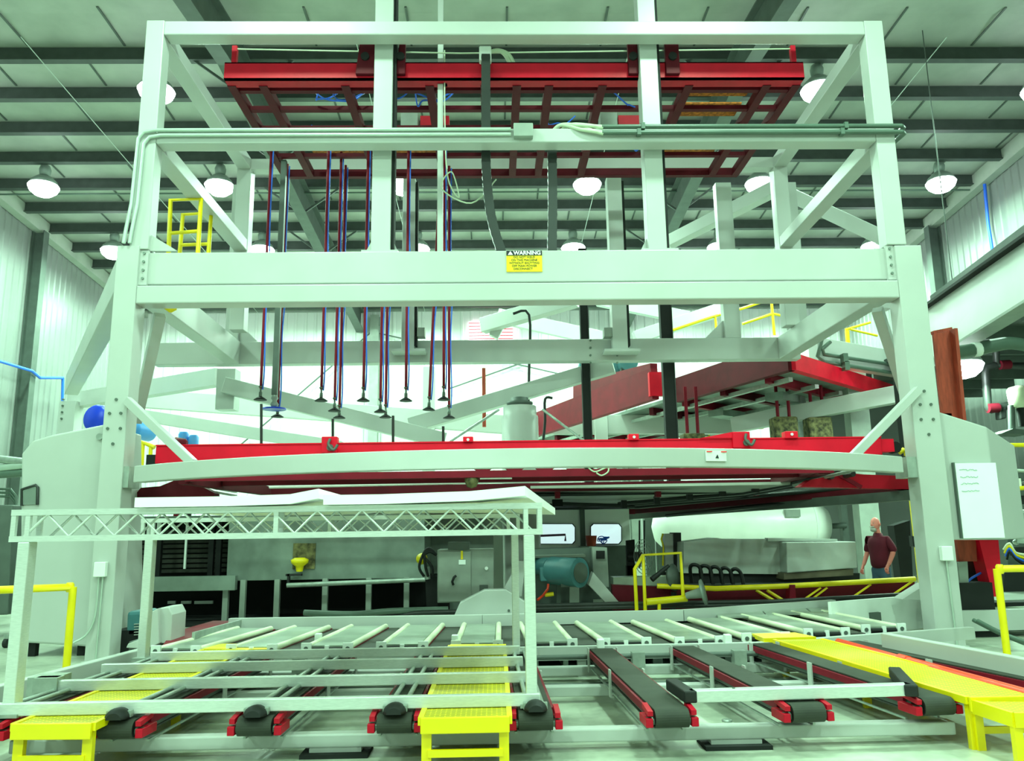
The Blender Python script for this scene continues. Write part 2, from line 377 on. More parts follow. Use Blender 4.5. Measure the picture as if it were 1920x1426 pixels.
for u0, u1, up in ((752, 776, 1), (1150, 1178, 1)):
    a = aY(u0, 655, YR - .35); b = aY(u1, 655, YR - .35)
    c = MB().box(a.x, b.x, YR - .35, YR - .02, a.z, 9.6).build('guide_post', 'frame', g, .01)
    MB().box(b.x + .01, b.x + .06, YR - .3, YR - .1, a.z + .1, 9.5).build('gear_rack', 'dark', c)
    MB().box(a.x - .2, b.x + .25, YR - .45, YR - .01, a.z - .06, a.z).build('foot_plate', 'frame', c)
    p = aY((u0 + u1) / 2 - 20 * (1 if u0 > 900 else -1) * 1.3, 628, YR)
    MB().box(p.x - .1, p.x + .1, YR - .3, YR - .05, p.z - .1, p.z + .1).build('limit_switch', 'grey', c)
for u0, u1, s in ((424, 448, 1), (1358, 1388, -1), (1474, 1514, 0)):
    a = aY(u0, 630, YR + .1); b = aY(u1, 630, YR + .1)
    c = MB().box(a.x, b.x, YR + .02, YR + .26, 5.87, 9.6).build('rear_post', 'frame', g, .01)
    if s:
        e = b.x if s > 0 else a.x
        MB().prism([(e, YR + .12, 5.9), (e + s * .42, YR + .12, 5.9), (e, YR + .12, 6.3)], (0, .04, 0)).build('gusset', 'frame', c)
# diagonal braces from the column tops and the knee braces down to the arched rail
for x0, x1, s in ((XL1, -4.6, 1), (XR0, 5.6, -1)):
    pass
for p, q in ((aY(300, 590, 12.0), aY(255, 790, 13.0)), (aY(1645, 580, 12.0), aY(1705, 760, 13.0))):
    MB().bar(p, q, .16, .14).build('knee_brace', 'frame', g, .008)
# bright deep haunch beams from columns back to the rear beam are the side beams seen obliquely
for u, v in ((455, 640), (1440, 600)):
    pass
# arched front rail
ARC_R, ARC_Z = 8.9, 2.65
acx, acy = .40, 18.4
def arc(R, a): return (acx + R * math.sin(a), acy - R * math.cos(a))
vs = []; N = 40; A = .66
for i in range(N + 1):
    a = -A + 2 * A * i / N
    for R, z in ((8.9, 2.42), (8.9, 2.65), (8.72, 2.65), (8.72, 2.42)): x, y_ = arc(R, a); vs.append((x, y_, z))
fs = [(4 * i + k, 4 * i + (k + 1) % 4, 4 * i + 4 + (k + 1) % 4, 4 * i + 4 + k) for i in range(N) for k in range(4)] + [(0, 1, 2, 3), (4 * N, 4 * N + 1, 4 * N + 2, 4 * N + 3)]
ar = MB().add(vs, fs).build('arched_rail', 'frame', g, .012)
for s, x in ((-1, XL1), (1, XR0)):
    ex, ey = arc(8.8, s * A)
    MB().box(min(x, ex + s * .2) , max(x, ex + s * .2), Y0 + .03, Y0 + .4, 2.36, 2.66).build('rail_bracket', 'galv', g)
for (u, v), x in (((362, 868), XL1), ((1600, 855), XR0)):
    q = aZ(u, v, 2.66); s = 1 if x < 0 else -1
    p = aY(238 if s > 0 else 1722, 750 if s > 0 else 730, Y0 - .03)
    m = MB(); m.bar(p, q, .10, .12); m.box(q.x - .14, q.x + .14, q.y - .1, q.y + .1, 2.645, 2.67); m.build('strut', 'frame', g, .008)
# labels on the frame
p = aY(983, 490, Y0 + .10); wv = .27
s = MB().box(p.x - wv, p.x + wv, Y0 + .085, Y0 + .10, p.z - .165, p.z + .165).build('warning_sign', 'signy', g); s['label'] = 'yellow and black WARNING sign'
MB().box(p.x - wv, p.x + wv, Y0 + .08, Y0 + .086, p.z + .09, p.z + .165).build('sign_header', 'signb', s)
MB().prism([(p.x - .25, Y0 + .072, p.z + .098), (p.x - .17, Y0 + .072, p.z + .098), (p.x - .21, Y0 + .072, p.z + .158)], (0, .008, 0)).build('hazard_triangle', 'white', s)
text('WARNING', .085, (p.x + .045, Y0 + .078, p.z + .127), 'white', s, bold=.003)
for k, ln in enumerate(('DO NOT WELD', 'ON THIS MACHINE', 'WITHOUT SHUTTING', 'OFF MAIN POWER', 'DISCONNECT')):
    text(ln, .046, (p.x + (.0 if k < 4 else -.02), Y0 + .083, p.z + .062 - k * .046), 'signb', s)
p = aZ(1353, 853, 2.54); p = V((p.x, p.y, 2.55))
a = math.asin((p.x - acx) / 8.9); nx, ny = math.sin(a), -math.cos(a)
pl = MB().bar((p.x - .14 * math.cos(a), arc(8.915, a)[1] - .14 * math.sin(a), 2.555), (p.x + .14 * math.cos(a), arc(8.915, a)[1] + .14 * math.sin(a), 2.555), .02, .13)
pl = pl.build('notice_plate', 'white', g); pl['label'] = 'small white notice plate with red marks'
for d0 in (-.10, .10):
    c = V((arc(8.93, a)[0] + d0 * math.cos(a), arc(8.93, a)[1] + d0 * math.sin(a), 2.605)); MB().bar(c - V((.035, 0, 0)), c + V((.035, 0, 0)), .012, .014).build('red_mark', 'signr', pl)
c = V((arc(8.93, a)[0], arc(8.93, a)[1], 2.545)); MB().prism([c + V((-.02, 0, -.02)), c + V((.025, 0, -.02)), c + V((.01, 0, .025))], (0, .01, 0)).build('pictogram', 'signb', pl)
# conduits and junction box on the middle beam
yc = Y0 - .02
for k, (vv, r_) in enumerate(((254, .028), (262, .028))):
    z = 7.80 - k * .085; xe = aY(958, 254, yc).x; xl = -5.40 + k * .09
    MB().path([(xe, yc, z), (xl + .25, yc, z), (xl + .08, yc, z - .03), (xl, yc, z - .14), (xl - .03, yc, 6.6), (xl - .08, yc, 6.2), (xl - .1, yc, 5.98)], r_, n=8).build('conduit', 'conduit', mid)
p = aY(981, 247, yc)
jb = MB().box(p.x - .15, p.x + .15, Y0 - .10, Y0 + .02, p.z - .11, p.z + .11).build('junction_box', 'grey', mid, .01)
for k in range(2):
    z = 7.82 - k * .10; xa = aY(1128, 240, yc).x; xb = aY(1690, 255, yc).x
    m = MB(); m.tube((xa, yc - .03, z), (xb, yc - .03, z), .036)
    m.path([(xb, yc - .03, z), (xb + .06, yc + .02, z), (xb + .06, yc + .3, z)], .036)
    for ux in (1205, 1585): xx = aY(ux + k * -8, 250, yc).x; m.box(xx - .03, xx + .03, yc - .075, yc + .02, z - .05, z + .05)
    m.build('cable_pipe', 'gpipe', mid)
    xs = aY(1035, 240, yc).x
    for q in range(2):
        MB().path([(xs + .1 * q, Y0 + .25, 7.85), (xs + .15 + .15 * q, Y0 + .1, 7.93), (xs + .45 + .12 * q, yc, 7.86 - k * .07), (xa + .02, yc - .03, z - .02 * q)], .03, n=8, smooth_steps=6).build('flexible_hose', 'hose', mid)
# small conduit mast with cable ties
a = aY(827, 100, Y0 + .7)
ms = MB().box(a.x - .055, a.x + .035, Y0 + .7, Y0 + .78, 5.9, 11.4).build('cable_mast', 'frame', g)
for zz in (9.0, 8.1): MB().box(a.x - .06, a.x + .1, Y0 + .69, Y0 + .79, zz, zz + .05).build('tie_wrap', 'bluehose', ms)
MB().path([(a.x + .06, Y0 + .68, 9.6), (a.x + .07, Y0 + .66, 8.2), (a.x + .12, Y0 + .64, 7.3), (a.x + .3, Y0 + .62, 6.95), (a.x + .18, Y0 + .62, 7.4), (a.x + .02, Y0 + .6, 7.1), (a.x + .5, Y0 + .6, 6.85), (a.x + .9, Y0 + .7, 7.3)], .012, n=6, smooth_steps=6).build('loose_wire', 'hose', ms)
# electrical boxes on the columns
for u, v, x in ((188, 1067, XL0 + .02), (1775, 1037, XR1 - .1)):
    p = aY(u, v, Y0 - .06)
    o = thing('switch_box', p - V((0, 0, .1)), 'small white switch box with conduit on the %s column' % ('left' if u < 900 else 'right'), 'switch box')
    MB().box(p.x - .08, p.x + .08, Y0 - .09, Y0 - .005, p.z - .1, p.z + .1).build('box', 'white', o, .01)
    if u < 900:
        MB().path([(p.x - .02, Y0 - .04, p.z - .1), (p.x - .03, Y0 - .04, .62), (p.x - .12, Y0 - .05, .38), (p.x - .26, Y0 - .1, .28)], .014, n=6, smooth_steps=5).build('conduit', 'conduit', o)
        MB().path([(p.x + .03, Y0 - .03, p.z - .1), (p.x + .02, Y0 - .03, .04)], .012, n=6).build('conduit', 'conduit', o)
    else: MB().path([(p.x, Y0 - .03, p.z - .1), (p.x + .02, Y0 - .03, .04)], .014, n=6).build('conduit', 'conduit', o)
# end stop hook
p = aY(320, 576, Y0 + .5); MB().lathe(p, [(.02, -.08), (.09, -.03), (.09, .03), (.03, .09)]).build('push_button', 'yellow', g)
# ================================================================== RED UPPER CARRIAGE
zb = 9.0
c0 = thing('lifting_carriage', (.43, 12.05, zb), 'big red gridded carriage hanging high inside the front gantry frame', 'carriage')
XA, XB, YA, YBk = -4.36, 5.22, 12.05, 15.85
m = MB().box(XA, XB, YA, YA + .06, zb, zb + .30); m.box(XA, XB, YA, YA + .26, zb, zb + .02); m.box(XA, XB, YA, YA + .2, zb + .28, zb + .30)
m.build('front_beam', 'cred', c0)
for k, yy in enumerate((12.42, 13.05, 13.75, 14.85)):
    MB().box(XA + .1, XB - .1, yy, yy + .10, zb + .01, zb + .09).build('cross_beam', 'maroon', c0)
MB().box(XA, XB, YBk - .12, YBk, zb, zb + .16).build('rear_beam', 'maroon', c0)
for x in (-4.30, -3.78, -2.42, -1.02, -.10, .44, .98, 1.88, 3.34, 4.66, 5.16):
    MB().box(x - .07, x + .07, YA + .2, YBk - .1, zb - .01, zb + .15).build('runner_beam', 'maroon', c0)
for x0, x1, y0, y1 in ((3.45, 4.55, 12.6, 13.0), (3.45, 4.55, 13.25, 13.7), (3.45, 4.55, 14.3, 15.3), (-2.3, -1.1, 14.5, 15.2), (-3.6, -2.5, 14.6, 15.3)):
    MB().box(x0, x1, y0, y1, zb + .23, zb + .26).build('board_panel', 'wood', c0)
for u0, u1 in ((667, 703), (742, 760), (1178, 1196), (1248, 1274)):
    p = aY(u0, 120, 12.0); q = aY(u1, 120, 12.0)
    MB().prism([(p.x, 11.98, zb + .05), (q.x, 11.98, zb + .05), (q.x, 11.98, zb + .62), (p.x + (.0 if u0 > 900 else .06), 11.98, zb + .62)], (0, .10, 0)).build('guide_bracket', 'maroon', c0, .01)
    MB().tube(((p.x + q.x) / 2, 11.94, zb + .35), ((p.x + q.x) / 2, 12.12, zb + .35), .07).build('guide_wheel', 'dark', c0)
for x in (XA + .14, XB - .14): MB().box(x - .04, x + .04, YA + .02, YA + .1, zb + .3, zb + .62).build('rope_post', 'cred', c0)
MB().path([(XA + .14, YA + .06, zb + .58), (-.5, YA + .06, zb + .5), (XB - .14, YA + .06, zb + .58)], .012, n=6).build('safety_rope', 'hose', c0)
for (x, y_) in ((-1.55, 14.05), (2.25, 14.05)):
    b = MB().box(x - .16, x + .16, y_, y_ + .3, zb + .05, zb + .5).build('motor_box', 'grey', c0); 
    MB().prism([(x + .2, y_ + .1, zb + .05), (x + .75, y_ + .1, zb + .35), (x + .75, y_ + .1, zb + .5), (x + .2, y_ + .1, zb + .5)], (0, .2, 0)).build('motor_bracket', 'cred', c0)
random.seed(3)
for k in range(20):
    x = random.choice((-3.3, -2.9, -2.0, -1.6, -1.3, -1.8, -3.0, 1.2, 2.3, .8)) + random.uniform(-.3, .3); y_ = random.uniform(12.7, 13.0) if k % 3 == 0 else random.uniform(13.9, 14.6)
    pts = [(x, y_, zb + .25)]
    for q in range(3): pts.append((pts[-1][0] + random.uniform(-.1, .4), pts[-1][1] + random.uniform(-.1, .15), zb + random.uniform(.0, .2)))
    pts.append((pts[-1][0] + .2, pts[-1][1], zb + .27)); MB().path(pts, .014, n=6, smooth_steps=5).build('air_hose', 'bluehose', c0)
# ------------------------------------------------------------------ vacuum rods
RG = 'red vacuum rods hanging from the carriage'
ORD = ['first', 'second', 'third', 'fourth', 'fifth', 'sixth', 'seventh', 'eighth', 'ninth', 'tenth', 'eleventh', 'twelfth']
def rod_proto():
    t = thing('vacuum_rod', (0, 0, 0), 'x', 'suction rod', RG)
    MB().tube((0, 0, .22), (0, 0, 5.25), .026, n=8).build('rod', 'dred', t)
    MB().path([(.035, .0, .2), (.05, 0, .6), (.03, 0, 1.6), (.06, 0, 2.4), (.035, 0, 3.4), (.045, 0, 5.2)], .014, n=6, smooth_steps=4).build('air_hose', 'bluehose', t)
    MB().lathe((0, 0, .05), [(.018, 0), (.03, .03), (.03, .1), (.018, .11), (.018, .18), (.04, .19), (.04, .21)]).build('spring_fitting', 'boltm', t)
    MB().lathe((0, 0, 0), [(.115, 0), (.12, .01), (.07, .045), (.03, .07), (.02, .08)]).build('suction_cup', 'black', t)
    return t
rods = [((488, 750), 512), ((520, 782), 543), ((602, 752), 616), ((627, 771), 641), ((636, 784), 650), ((681, 752), 686), ((713, 773), 722), ((723, 783), 731), ((761, 752), 767), ((804, 769), 826), ((832, 750), 838), ((842, 784), 842)]
proto = rod_proto()
ZR = 3.75
for i, ((u, v), ut) in enumerate(rods):
    o = proto if i == 0 else copy_tree(proto)
    p = aY(u, v, 14.55 if v < 760 else (15.0 if v < 777 else 15.45)); o.location = p
    tp = aY(ut, 300, p.y)
    dx = (tp.x - p.x) / (tp.z - p.z); o.rotation_euler = (0, math.atan(dx) if abs(dx) > .02 else 0, 0)
    row = 'front' if v < 760 else ('middle' if v < 777 else 'rear')
    o['label'] = 'red vacuum rod with blue hose, %s from the left among the rods' % ORD[i]
p = aY(514, 768, 15.0)
t = thing('vacuum_gripper', p, 'dark steel post with a wide blue suction foot at the left of the red rods', 'suction gripper')
MB().box(p.x - .05, p.x + .05, p.y - .05, p.y + .05, p.z + .28, 9.0).build('post', 'dgrey', t)
MB().lathe(p, [(.22, 0), (.22, .03), (.06, .05)]).build('foot', 'blue', t)
MB().lathe(p + V((0, 0, .05)), [(.05, 0), (.08, .05), (.04, .12), (.07, .17), (.05, .23)]).build('swivel_joint', 'galv', t)
# ------------------------------------------------------------------ cable carriers
def chain(name, pts, label, w=.075, steps=8):
    P = [V(p) for p in pts]; Q = []
    for i in range(len(P) - 1):
        a = P[max(0, i - 1)]; b = P[i]; c = P[i + 1]; d = P[min(len(P) - 1, i + 2)]
        for k in range(steps):
            tt = k / steps; Q.append(.5 * (2 * b + (c - a) * tt + (2 * a - 5 * b + 4 * c - d) * tt * tt + (3 * b - a - 3 * c + d) * tt ** 3))
    Q.append(P[-1]); L = [0]
    for a, b in zip(Q, Q[1:]): L.append(L[-1] + (b - a).length)
    n = int(L[-1] / .06); R = []
    for i in range(n + 1):
        s_ = L[-1] * i / n; j = max(k for k in range(len(L)) if L[k] <= s_ + 1e-6); j = min(j, len(Q) - 2)
        R.append(Q[j].lerp(Q[j + 1], (s_ - L[j]) / max(1e-6, L[j + 1] - L[j])))
    vs = []; m = len(R)
    for i, p in enumerate(R):
        d = (R[min(i + 1, m - 1)] - R[max(i - 1, 0)]).normalized(); y_ = V((0, 1, 0)); x = y_.cross(d).normalized(); k = w * (1 if i % 2 else .92)
        vs += [p - x * k - y_ * .05, p + x * k - y_ * .05, p + x * k + y_ * .05, p - x * k + y_ * .05]
    fs = [(4 * i + k, 4 * i + (k + 1) % 4, 4 * i + 4 + (k + 1) % 4, 4 * i + 4 + k) for i in range(m - 1) for k in range(4)] + [(0, 1, 2, 3), (4 * m - 4, 4 * m - 3, 4 * m - 2, 4 * m - 1)]
    return MB().add(vs, fs).build(name, 'pipe')
a = aY(911, 104, 11.93)
t = thing('cable_carrier', (a.x, 11.93, 5.6), 'long dark segmented cable chain looping down from the top of the red carriage', 'cable chain')
ch = chain('chain', [a, aY(911, 220, 11.95), aY(912, 320, 11.97), aY(920, 400, 12), aY(936, 460, 12), V((.28, 12, 5.65)), V((.6, 12, 5.35)), V((.92, 12, 5.65)), aY(1035, 460, 12), aY(1036, 380, 12), aY(1035, 285, 12)], '')
ch.parent = t; ch.location = ch.location - t.location
MB().box(a.x - .11, a.x + .09, 11.9, 12.04, a.z - .1, a.z + .16).build('anchor_bracket', 'white', t, .02)
for k in range(2): MB().path([(a.x + .05, 12.0, a.z + .1), (a.x + .2, 12.05, a.z + .17), (a.x + .38 - .06 * k, 12.1, a.z + .12), (a.x + .48 - .06 * k, 12.15, a.z - .06)], .035, n=8, smooth_steps=5).build('flexible_hose', 'hose', t)
# ================================================================== OTHER STATIONS BEHIND
g2 = thing('left_station_frame', (-11.3, 21.5, 0), 'pale steel station frame behind the left column, with spokes to the hub', 'machine frame')
def pb(o, name, u0, v0, Y0_, u1, v1, Y1_, w, h, m='frame'):
    return MB().bar(aY(u0, v0, Y0_), aY(u1, v1, Y1_), w, h).build(name, m, o, .012)
MB().bar(V((-5.65, 11.98, 5.62)), aZ(135, 722, 5.62), .32, .52).build('wing_beam', 'frame', g2, .015)
p = aZ(134, 760, 5.3)
MB().box(p.x - .22, p.x + .22, p.y - .22, p.y + .22, 0, 5.4).build('post', 'frame', g2)
bolts([(p.x - .12, p.y - .25, 4.9 + k * .18) for k in range(4)], (0, .05, 0), .03, 'boltm', g2)
MB().bar(aZ(135, 752, 5.5), aZ(412, 707, 5.5), .3, .42).build('tie_beam', 'frame', g2)
a = aY(424, 715, 18.6); MB().box(a.x - .12, a.x + .3, 18.3, 18.7, a.z - .7, a.z + .25).build('joint_block', 'frame', g2)
pb(g2, 'spoke_beam', 420, 722, 18.2, 834, 826, 18.9, .26, .36)
pb(g2, 'long_beam', 240, 745, 27, 960, 797, 27, .3, .62)
pb(g2, 'low_beam', 270, 779, 24, 640, 838, 24, .25, .36)
g3 = thing('right_station_frame', (9.5, 22, 0), 'pale steel station frame behind the right column, with sloping top beams', 'machine frame')
pb(g3, 'spoke_beam', 770, 798, 19.3, 1150, 685, 18.0, .26, .36)
pb(g3, 'top_beam', 1235, 464, 22, 1455, 352, 19, .3, .34)
pb(g3, 'top_beam', 1465, 357, 19, 1668, 452, 17, .3, .34)
pb(g3, 'long_beam', 960, 797, 27, 1390, 795, 25, .3, .62)
pb(g3, 'long_beam', 1375, 797, 22, 1705, 735, 19, .3, .42)
b = pb(g3, 'pipe_beam', 1525, 657, 19.6, 1720, 690, 21.5, .3, .66)
for k in range(2):
    MB().path([aY(1545 + 12 * k, 620 + 20 * k, 19.4), aY(1533 + 9 * k, 668 - 14 * k, 19.4), aY(1545, 678 - 14 * k, 19.4), aY(1720, 706 - 16 * k, 21.2)], .05).build('cable_pipe', 'gpipe', b)
    q = aY(1583 + 3 * k, 672 + 15 * k, 19.55); MB().box(q.x - .06, q.x + .06, q.y - .1, q.y + .1, q.z - .1, q.z + .12).build('pipe_clamp', 'gpipe', b)
MB().bar(aY(1655, 580, 19), aY(1655, 455, 19), .3, .3).build('post', 'frame', g3)
p = aZ(1712, 700, 5.3); MB().box(10.6, 11.0, 20, 20.4, 0, 5.6).build('post', 'frame', g3)
g4 = thing('rear_station_frame', (3, 26, 0), 'pale steel beams of the far station above the rear crossbeam', 'machine frame')
pb(g4, 'bright_beam', 1120, 562, 26, 1292, 596, 25, .3, .40)
pb(g4, 'cross_beam', 1190, 634, 25, 1375, 572, 25, .3, .42)
pb(g4, 'arm_beam', 1080, 560, 22.5, 905, 611, 24, .34, .46)
pb(g4, 'knee_brace', 950, 585, 24, 925, 632, 24, .25, .3)
pb(g4, 'long_beam', 935, 592, 27.5, 1150, 640, 26, .3, .5)
MB().box(3.3, 3.7, 25.8, 26.1, 0, 7.4).build('post', 'frame', g4)
MB().box(-2.4, -2.0, 26.8, 27.1, 0, 7.2).build('post', 'frame', g4)
p = aY(975, 800, 18.1)
hb = thing('centre_hub', (p.x, 18.1, 0), 'pale central hub column standing between the two sloping spokes', 'hub column')
zt = aY(975, 762, 18.1).z
MB().lathe((p.x, 18.1, 0), [(.42, 0), (.42, zt - .25), (.38, zt - .2), (.38, zt)], n=12).build('column', 'frame', hb)
MB().lathe((p.x, 18.1, zt), [(.2, 0), (.3, .05), (.3, .1), (.2, .13), (.2, .2), (.1, .22)], n=16).build('bearing_cap', 'dgrey', hb)
for u, v, uu, vv in ((935, 768, 840, 830), (1018, 768, 1095, 826)):
    MB().tube(aY(u, v, 18.0), aY(uu, vv, 16.8), .03, n=8).build('tie_rod', 'galv', hb)
# ------------------------------------------------------------------ right red platform
ZP = 5.2
N_, R_, L_, F_ = aZ(1485, 694, ZP), aZ(1678, 750, ZP), aZ(1000, 832, ZP), aZ(1172, 842, ZP)
Q = lambda s_, t_, z=0.: N_ * (1 - s_) * (1 - t_) + R_ * s_ * (1 - t_) + L_ * (1 - s_) * t_ + F_ * s_ * t_ + V((0, 0, z))
pf = thing('red_platform', N_, 'dark red raised platform seen from below behind the right column', 'platform')
MB().bar(Q(0, .0, .35), Q(0, .30, .35), .2, .7).build('fascia_beam', 'maroon', pf)
MB().bar(aY(993, 801, 27.5), aY(1228, 719, 20), .2, .80).build('fascia_beam', 'dred', pf)
MB().bar(aY(1080, 733, 25), aY(1226, 699, 20.1), .2, .5).build('fascia_beam', 'dred', pf)
a, b = aY(1217, 697, 19.9), aY(1245, 741, 19.9); MB().box(a.x, b.x, 19.9, 20.1, b.z, a.z).build('end_plate', 'red', pf)
MB().bar(Q(0, 0, .2), Q(1, 0, .2), .2, .4).build('side_beam', 'red', pf)
MB().prism([Q(0, 0, .12), Q(1, 0, .12), Q(1, 1, .12), Q(0, 1, .12)], (0, 0, .1)).build('deck_underside', 'steelwall', pf)
for k in range(9): MB().bar(Q(.02, .06 + k * .115, 0), Q(.98, .06 + k * .115, 0), .16, .22).build('cross_beam', 'maroon' if k % 2 else 'dred', pf)
for k in range(5): MB().bar(Q(.06 + .22 * k, .02, -.1), Q(.06 + .22 * k, .98, -.1), .12, .1).build('rail', 'galv', pf)
for s_, t_ in ((.3, .1), (.62, .16), (.35, .28), (.7, .34), (.3, .46), (.66, .52)): MB().bar(Q(s_ - .1, t_, -.2), Q(s_ + .1, t_, -.2), .5, .2).build('clamp_block', 'steelwall', pf); MB().bar(Q(s_ + .1, t_, -.25), Q(s_ + .16, t_, -.25), .15, .1).build('clamp_lever', 'yellow', pf)
for u, v, Yp, d in ((1100, 700, 25, .25), (1130, 703, 24.6, .32), (1160, 700, 24, .32), (1178, 697, 23.5, .28)):
    p = aY(u, v, Yp); o = thing('gear_motor', p, 'small teal motor, %s in the row on the red platform' % {1100: 'leftmost', 1130: 'second from the left', 1160: 'third from the left', 1178: 'rightmost'}[u], 'motor', 'motors on the red platform')
    MB().tube(p + V((0, -.2, d)), p + V((0, .3, d)), d, n=14).build('motor_body', 'teal', o); MB().box(p.x - d * .8, p.x + d * .8, p.y - .1, p.y + .2, p.z - .1, p.z + .1).build('foot', 'dgrey', o)
for u0, v0, u1, v1, Yp in ((1245, 560, 1258, 832, 17.95), (1093, 560, 1101, 832, 17.95), (1690, 705, 1702, 856, 15.5)):
    a = aY(u0, v0, Yp); b = aY(u1, v1, Yp)
    o = thing('lift_column', (a.x, Yp, 2), 'black vertical lift column %s' % {1245: 'crossing the rear beam right of centre', 1093: 'left of the red platform, thinner', 1690: 'close behind the right column'}[u0], 'lift column')
    w = .085 if u0 == 1093 else .125
    MB().box(a.x - w, a.x + w, Yp - .1, Yp + .1, 2.6, a.z + (1.2 if u0 < 1500 else .1)).build('column', 'dark', o); MB().box(a.x + w, a.x + w + .02, Yp - .12, Yp - .02, 2.6, a.z + (1.2 if u0 < 1500 else .1)).build('edge_strip', 'pipe', o)
for u, v, w_, lab in ((1472, 803, 46, 'left of the two large'), (1536, 804, 46, 'right of the two large'), (1300, 821, 42, 'low mottled')):
    Yp = 20.5; p = aY(u, v + 22, Yp); w = w_ / 2 / 1500 * Yp; zt = aY(u, v - 21 if w_ > 42 else v - 8, Yp).z
    o = thing('hanging_block', p, 'mottled brown block hanging under the red platform, %s' % {1472: 'left of the two tall ones', 1536: 'right of the two tall ones', 1300: 'lowest and farthest left'}[u], 'block', 'mottled blocks under the red platform')
    MB().box(p.x - w, p.x + w, Yp - .2, Yp + .25, p.z, zt).build('block', 'camo', o, .05)
    for s_ in (-.45, .5): MB().tube((p.x + w * s_, Yp, zt), (p.x + w * s_, Yp, 5.3), .045, n=8).build('hanger_rod', 'dred', o)
# yellow maintenance rails and ladders
p = aY(345, 470, 13.6)
lg = thing('ladder_gate', (p.x, 13.6, 5.9), 'yellow pipe ladder handrail behind the top left of the big beam', 'handrail')
def pipe_px(o, name, pts, Y, r=.03, m='yellow'):
    return MB().path([aY(u, v, Y if not isinstance(Y, (list, tuple)) else Y[i]) for i, (u, v) in enumerate(pts)], r, n=8).build(name, m, o)
pipe_px(lg, 'front_loop', [(316, 476), (320, 375), (377, 373), (371, 476)], 13.6, .042)
pipe_px(lg, 'rear_loop', [(337, 476), (343, 402), (396, 399), (391, 476)], 14.4, .042)
pipe_px(lg, 'rung', [(319, 437), (374, 433)], 13.6, .035); pipe_px(lg, 'rung', [(340, 459), (392, 457)], 14.4, .035)
rl = thing('platform_railing', aY(1450, 630, 22), 'yellow pipe railing on the upper walkway behind the right side', 'railing')
pipe_px(rl, 'top_rail', [(1240, 626), (1335, 594), (1392, 578), (1446, 560)], 24, .045)
pipe_px(rl, 'middle_rail', [(1392, 607), (1449, 588), (1476, 594)], 24, .045)
pipe_px(rl, 'post', [(1452, 628), (1446, 560)], 24, .045); pipe_px(rl, 'post', [(1343, 616), (1341, 594)], 24, .04)
pipe_px(rl, 'top_rail', [(1585, 618), (1632, 604)], 24, .04); pipe_px(rl, 'side_rail', [(1594, 617), (1645, 629)], 24, .04); pipe_px(rl, 'post', [(1590, 645), (1588, 620)], 24, .07)
# mezzanine girder on the right
a, b = aY(1940, 440, 12.7), aY(1735, 582, 17.6); c, d = aY(1940, 556, 12.7), aY(1735, 683, 17.6)
mz = thing('mezzanine_girder', V((a.x, a.y, c.z)), 'deep pale girder with a dark ledge on top at the upper right edge', 'girder')
MB().hexa([c, c + V((.3, 0, 0)), d + V((.3, 0, 0)), d, a, a + V((.3, 0, 0)), b + V((.3, 0, 0)), b]).build('web', 'frame', mz)
MB().bar(a + V((.1, 0, .03)), b + V((.1, 0, .03)), .5, .06).build('ledge', 'dark', mz); MB().bar(a + V((.2, 0, .25)), b + V((.2, 0, .2)), .1, .3).build('open_joist', 'purlin', mz)
MB().bar(c + V((.1, 0, -.02)), d + V((.1, 0, -.02)), .4, .05).build('bottom_flange', 'grey', mz)
mc = thing('mezzanine_deck', (13, 18, 5.4), 'dark ribbed underside of the mezzanine at the right edge', 'mezzanine')
MB().box(10.4, 15.55, 13, 27.5, 5.9, 6.0).build('deck', 'purlin', mc)
for k in range(9): MB().box(10.5, 15.5, 13.5 + 1.6 * k, 13.6 + 1.6 * k, 5.62, 5.9).build('joist', 'dgrey', mc)
for yy in (20.5,): MB().box(15.0, 15.4, yy, yy + .4, 0, 5.9).build('post', 'dgrey', mc)
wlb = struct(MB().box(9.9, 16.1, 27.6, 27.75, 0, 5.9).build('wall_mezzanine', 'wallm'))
# ================================================================== LOWER RED TRANSFER BEAM
YT = 12.2
a, b = aY(292, 838, YT), aY(1652, 818, YT)
zt_, zl = (a.z + b.z) / 2, aY(292, 869, YT).z
tb = thing('transfer_beam', (.4, YT, zl), 'long bright red beam lying behind the arched pale rail', 'transfer beam')
MB().box(a.x, b.x, YT, YT + .28, zl, zt_).build('beam', 'red', tb, .012)
MB().box(a.x, b.x, YT - .01, YT + .3, zt_, zt_ + .02).build('top_flange', 'red', tb)
m = MB(); m.box(a.x - .14, a.x, YT + .02, YT + .24, zl - .02, zl + .14).build('end_buffer', 'dark', tb)
MB().box(b.x, b.x + .2, YT + .02, YT + .24, zl + .05, zt_ - .02).build('end_buffer', 'red', tb); MB().tube((b.x + .24, YT + .05, zl + .12), (b.x + .24, YT + .2, zl + .12), .09).build('end_wheel', 'dark', tb)
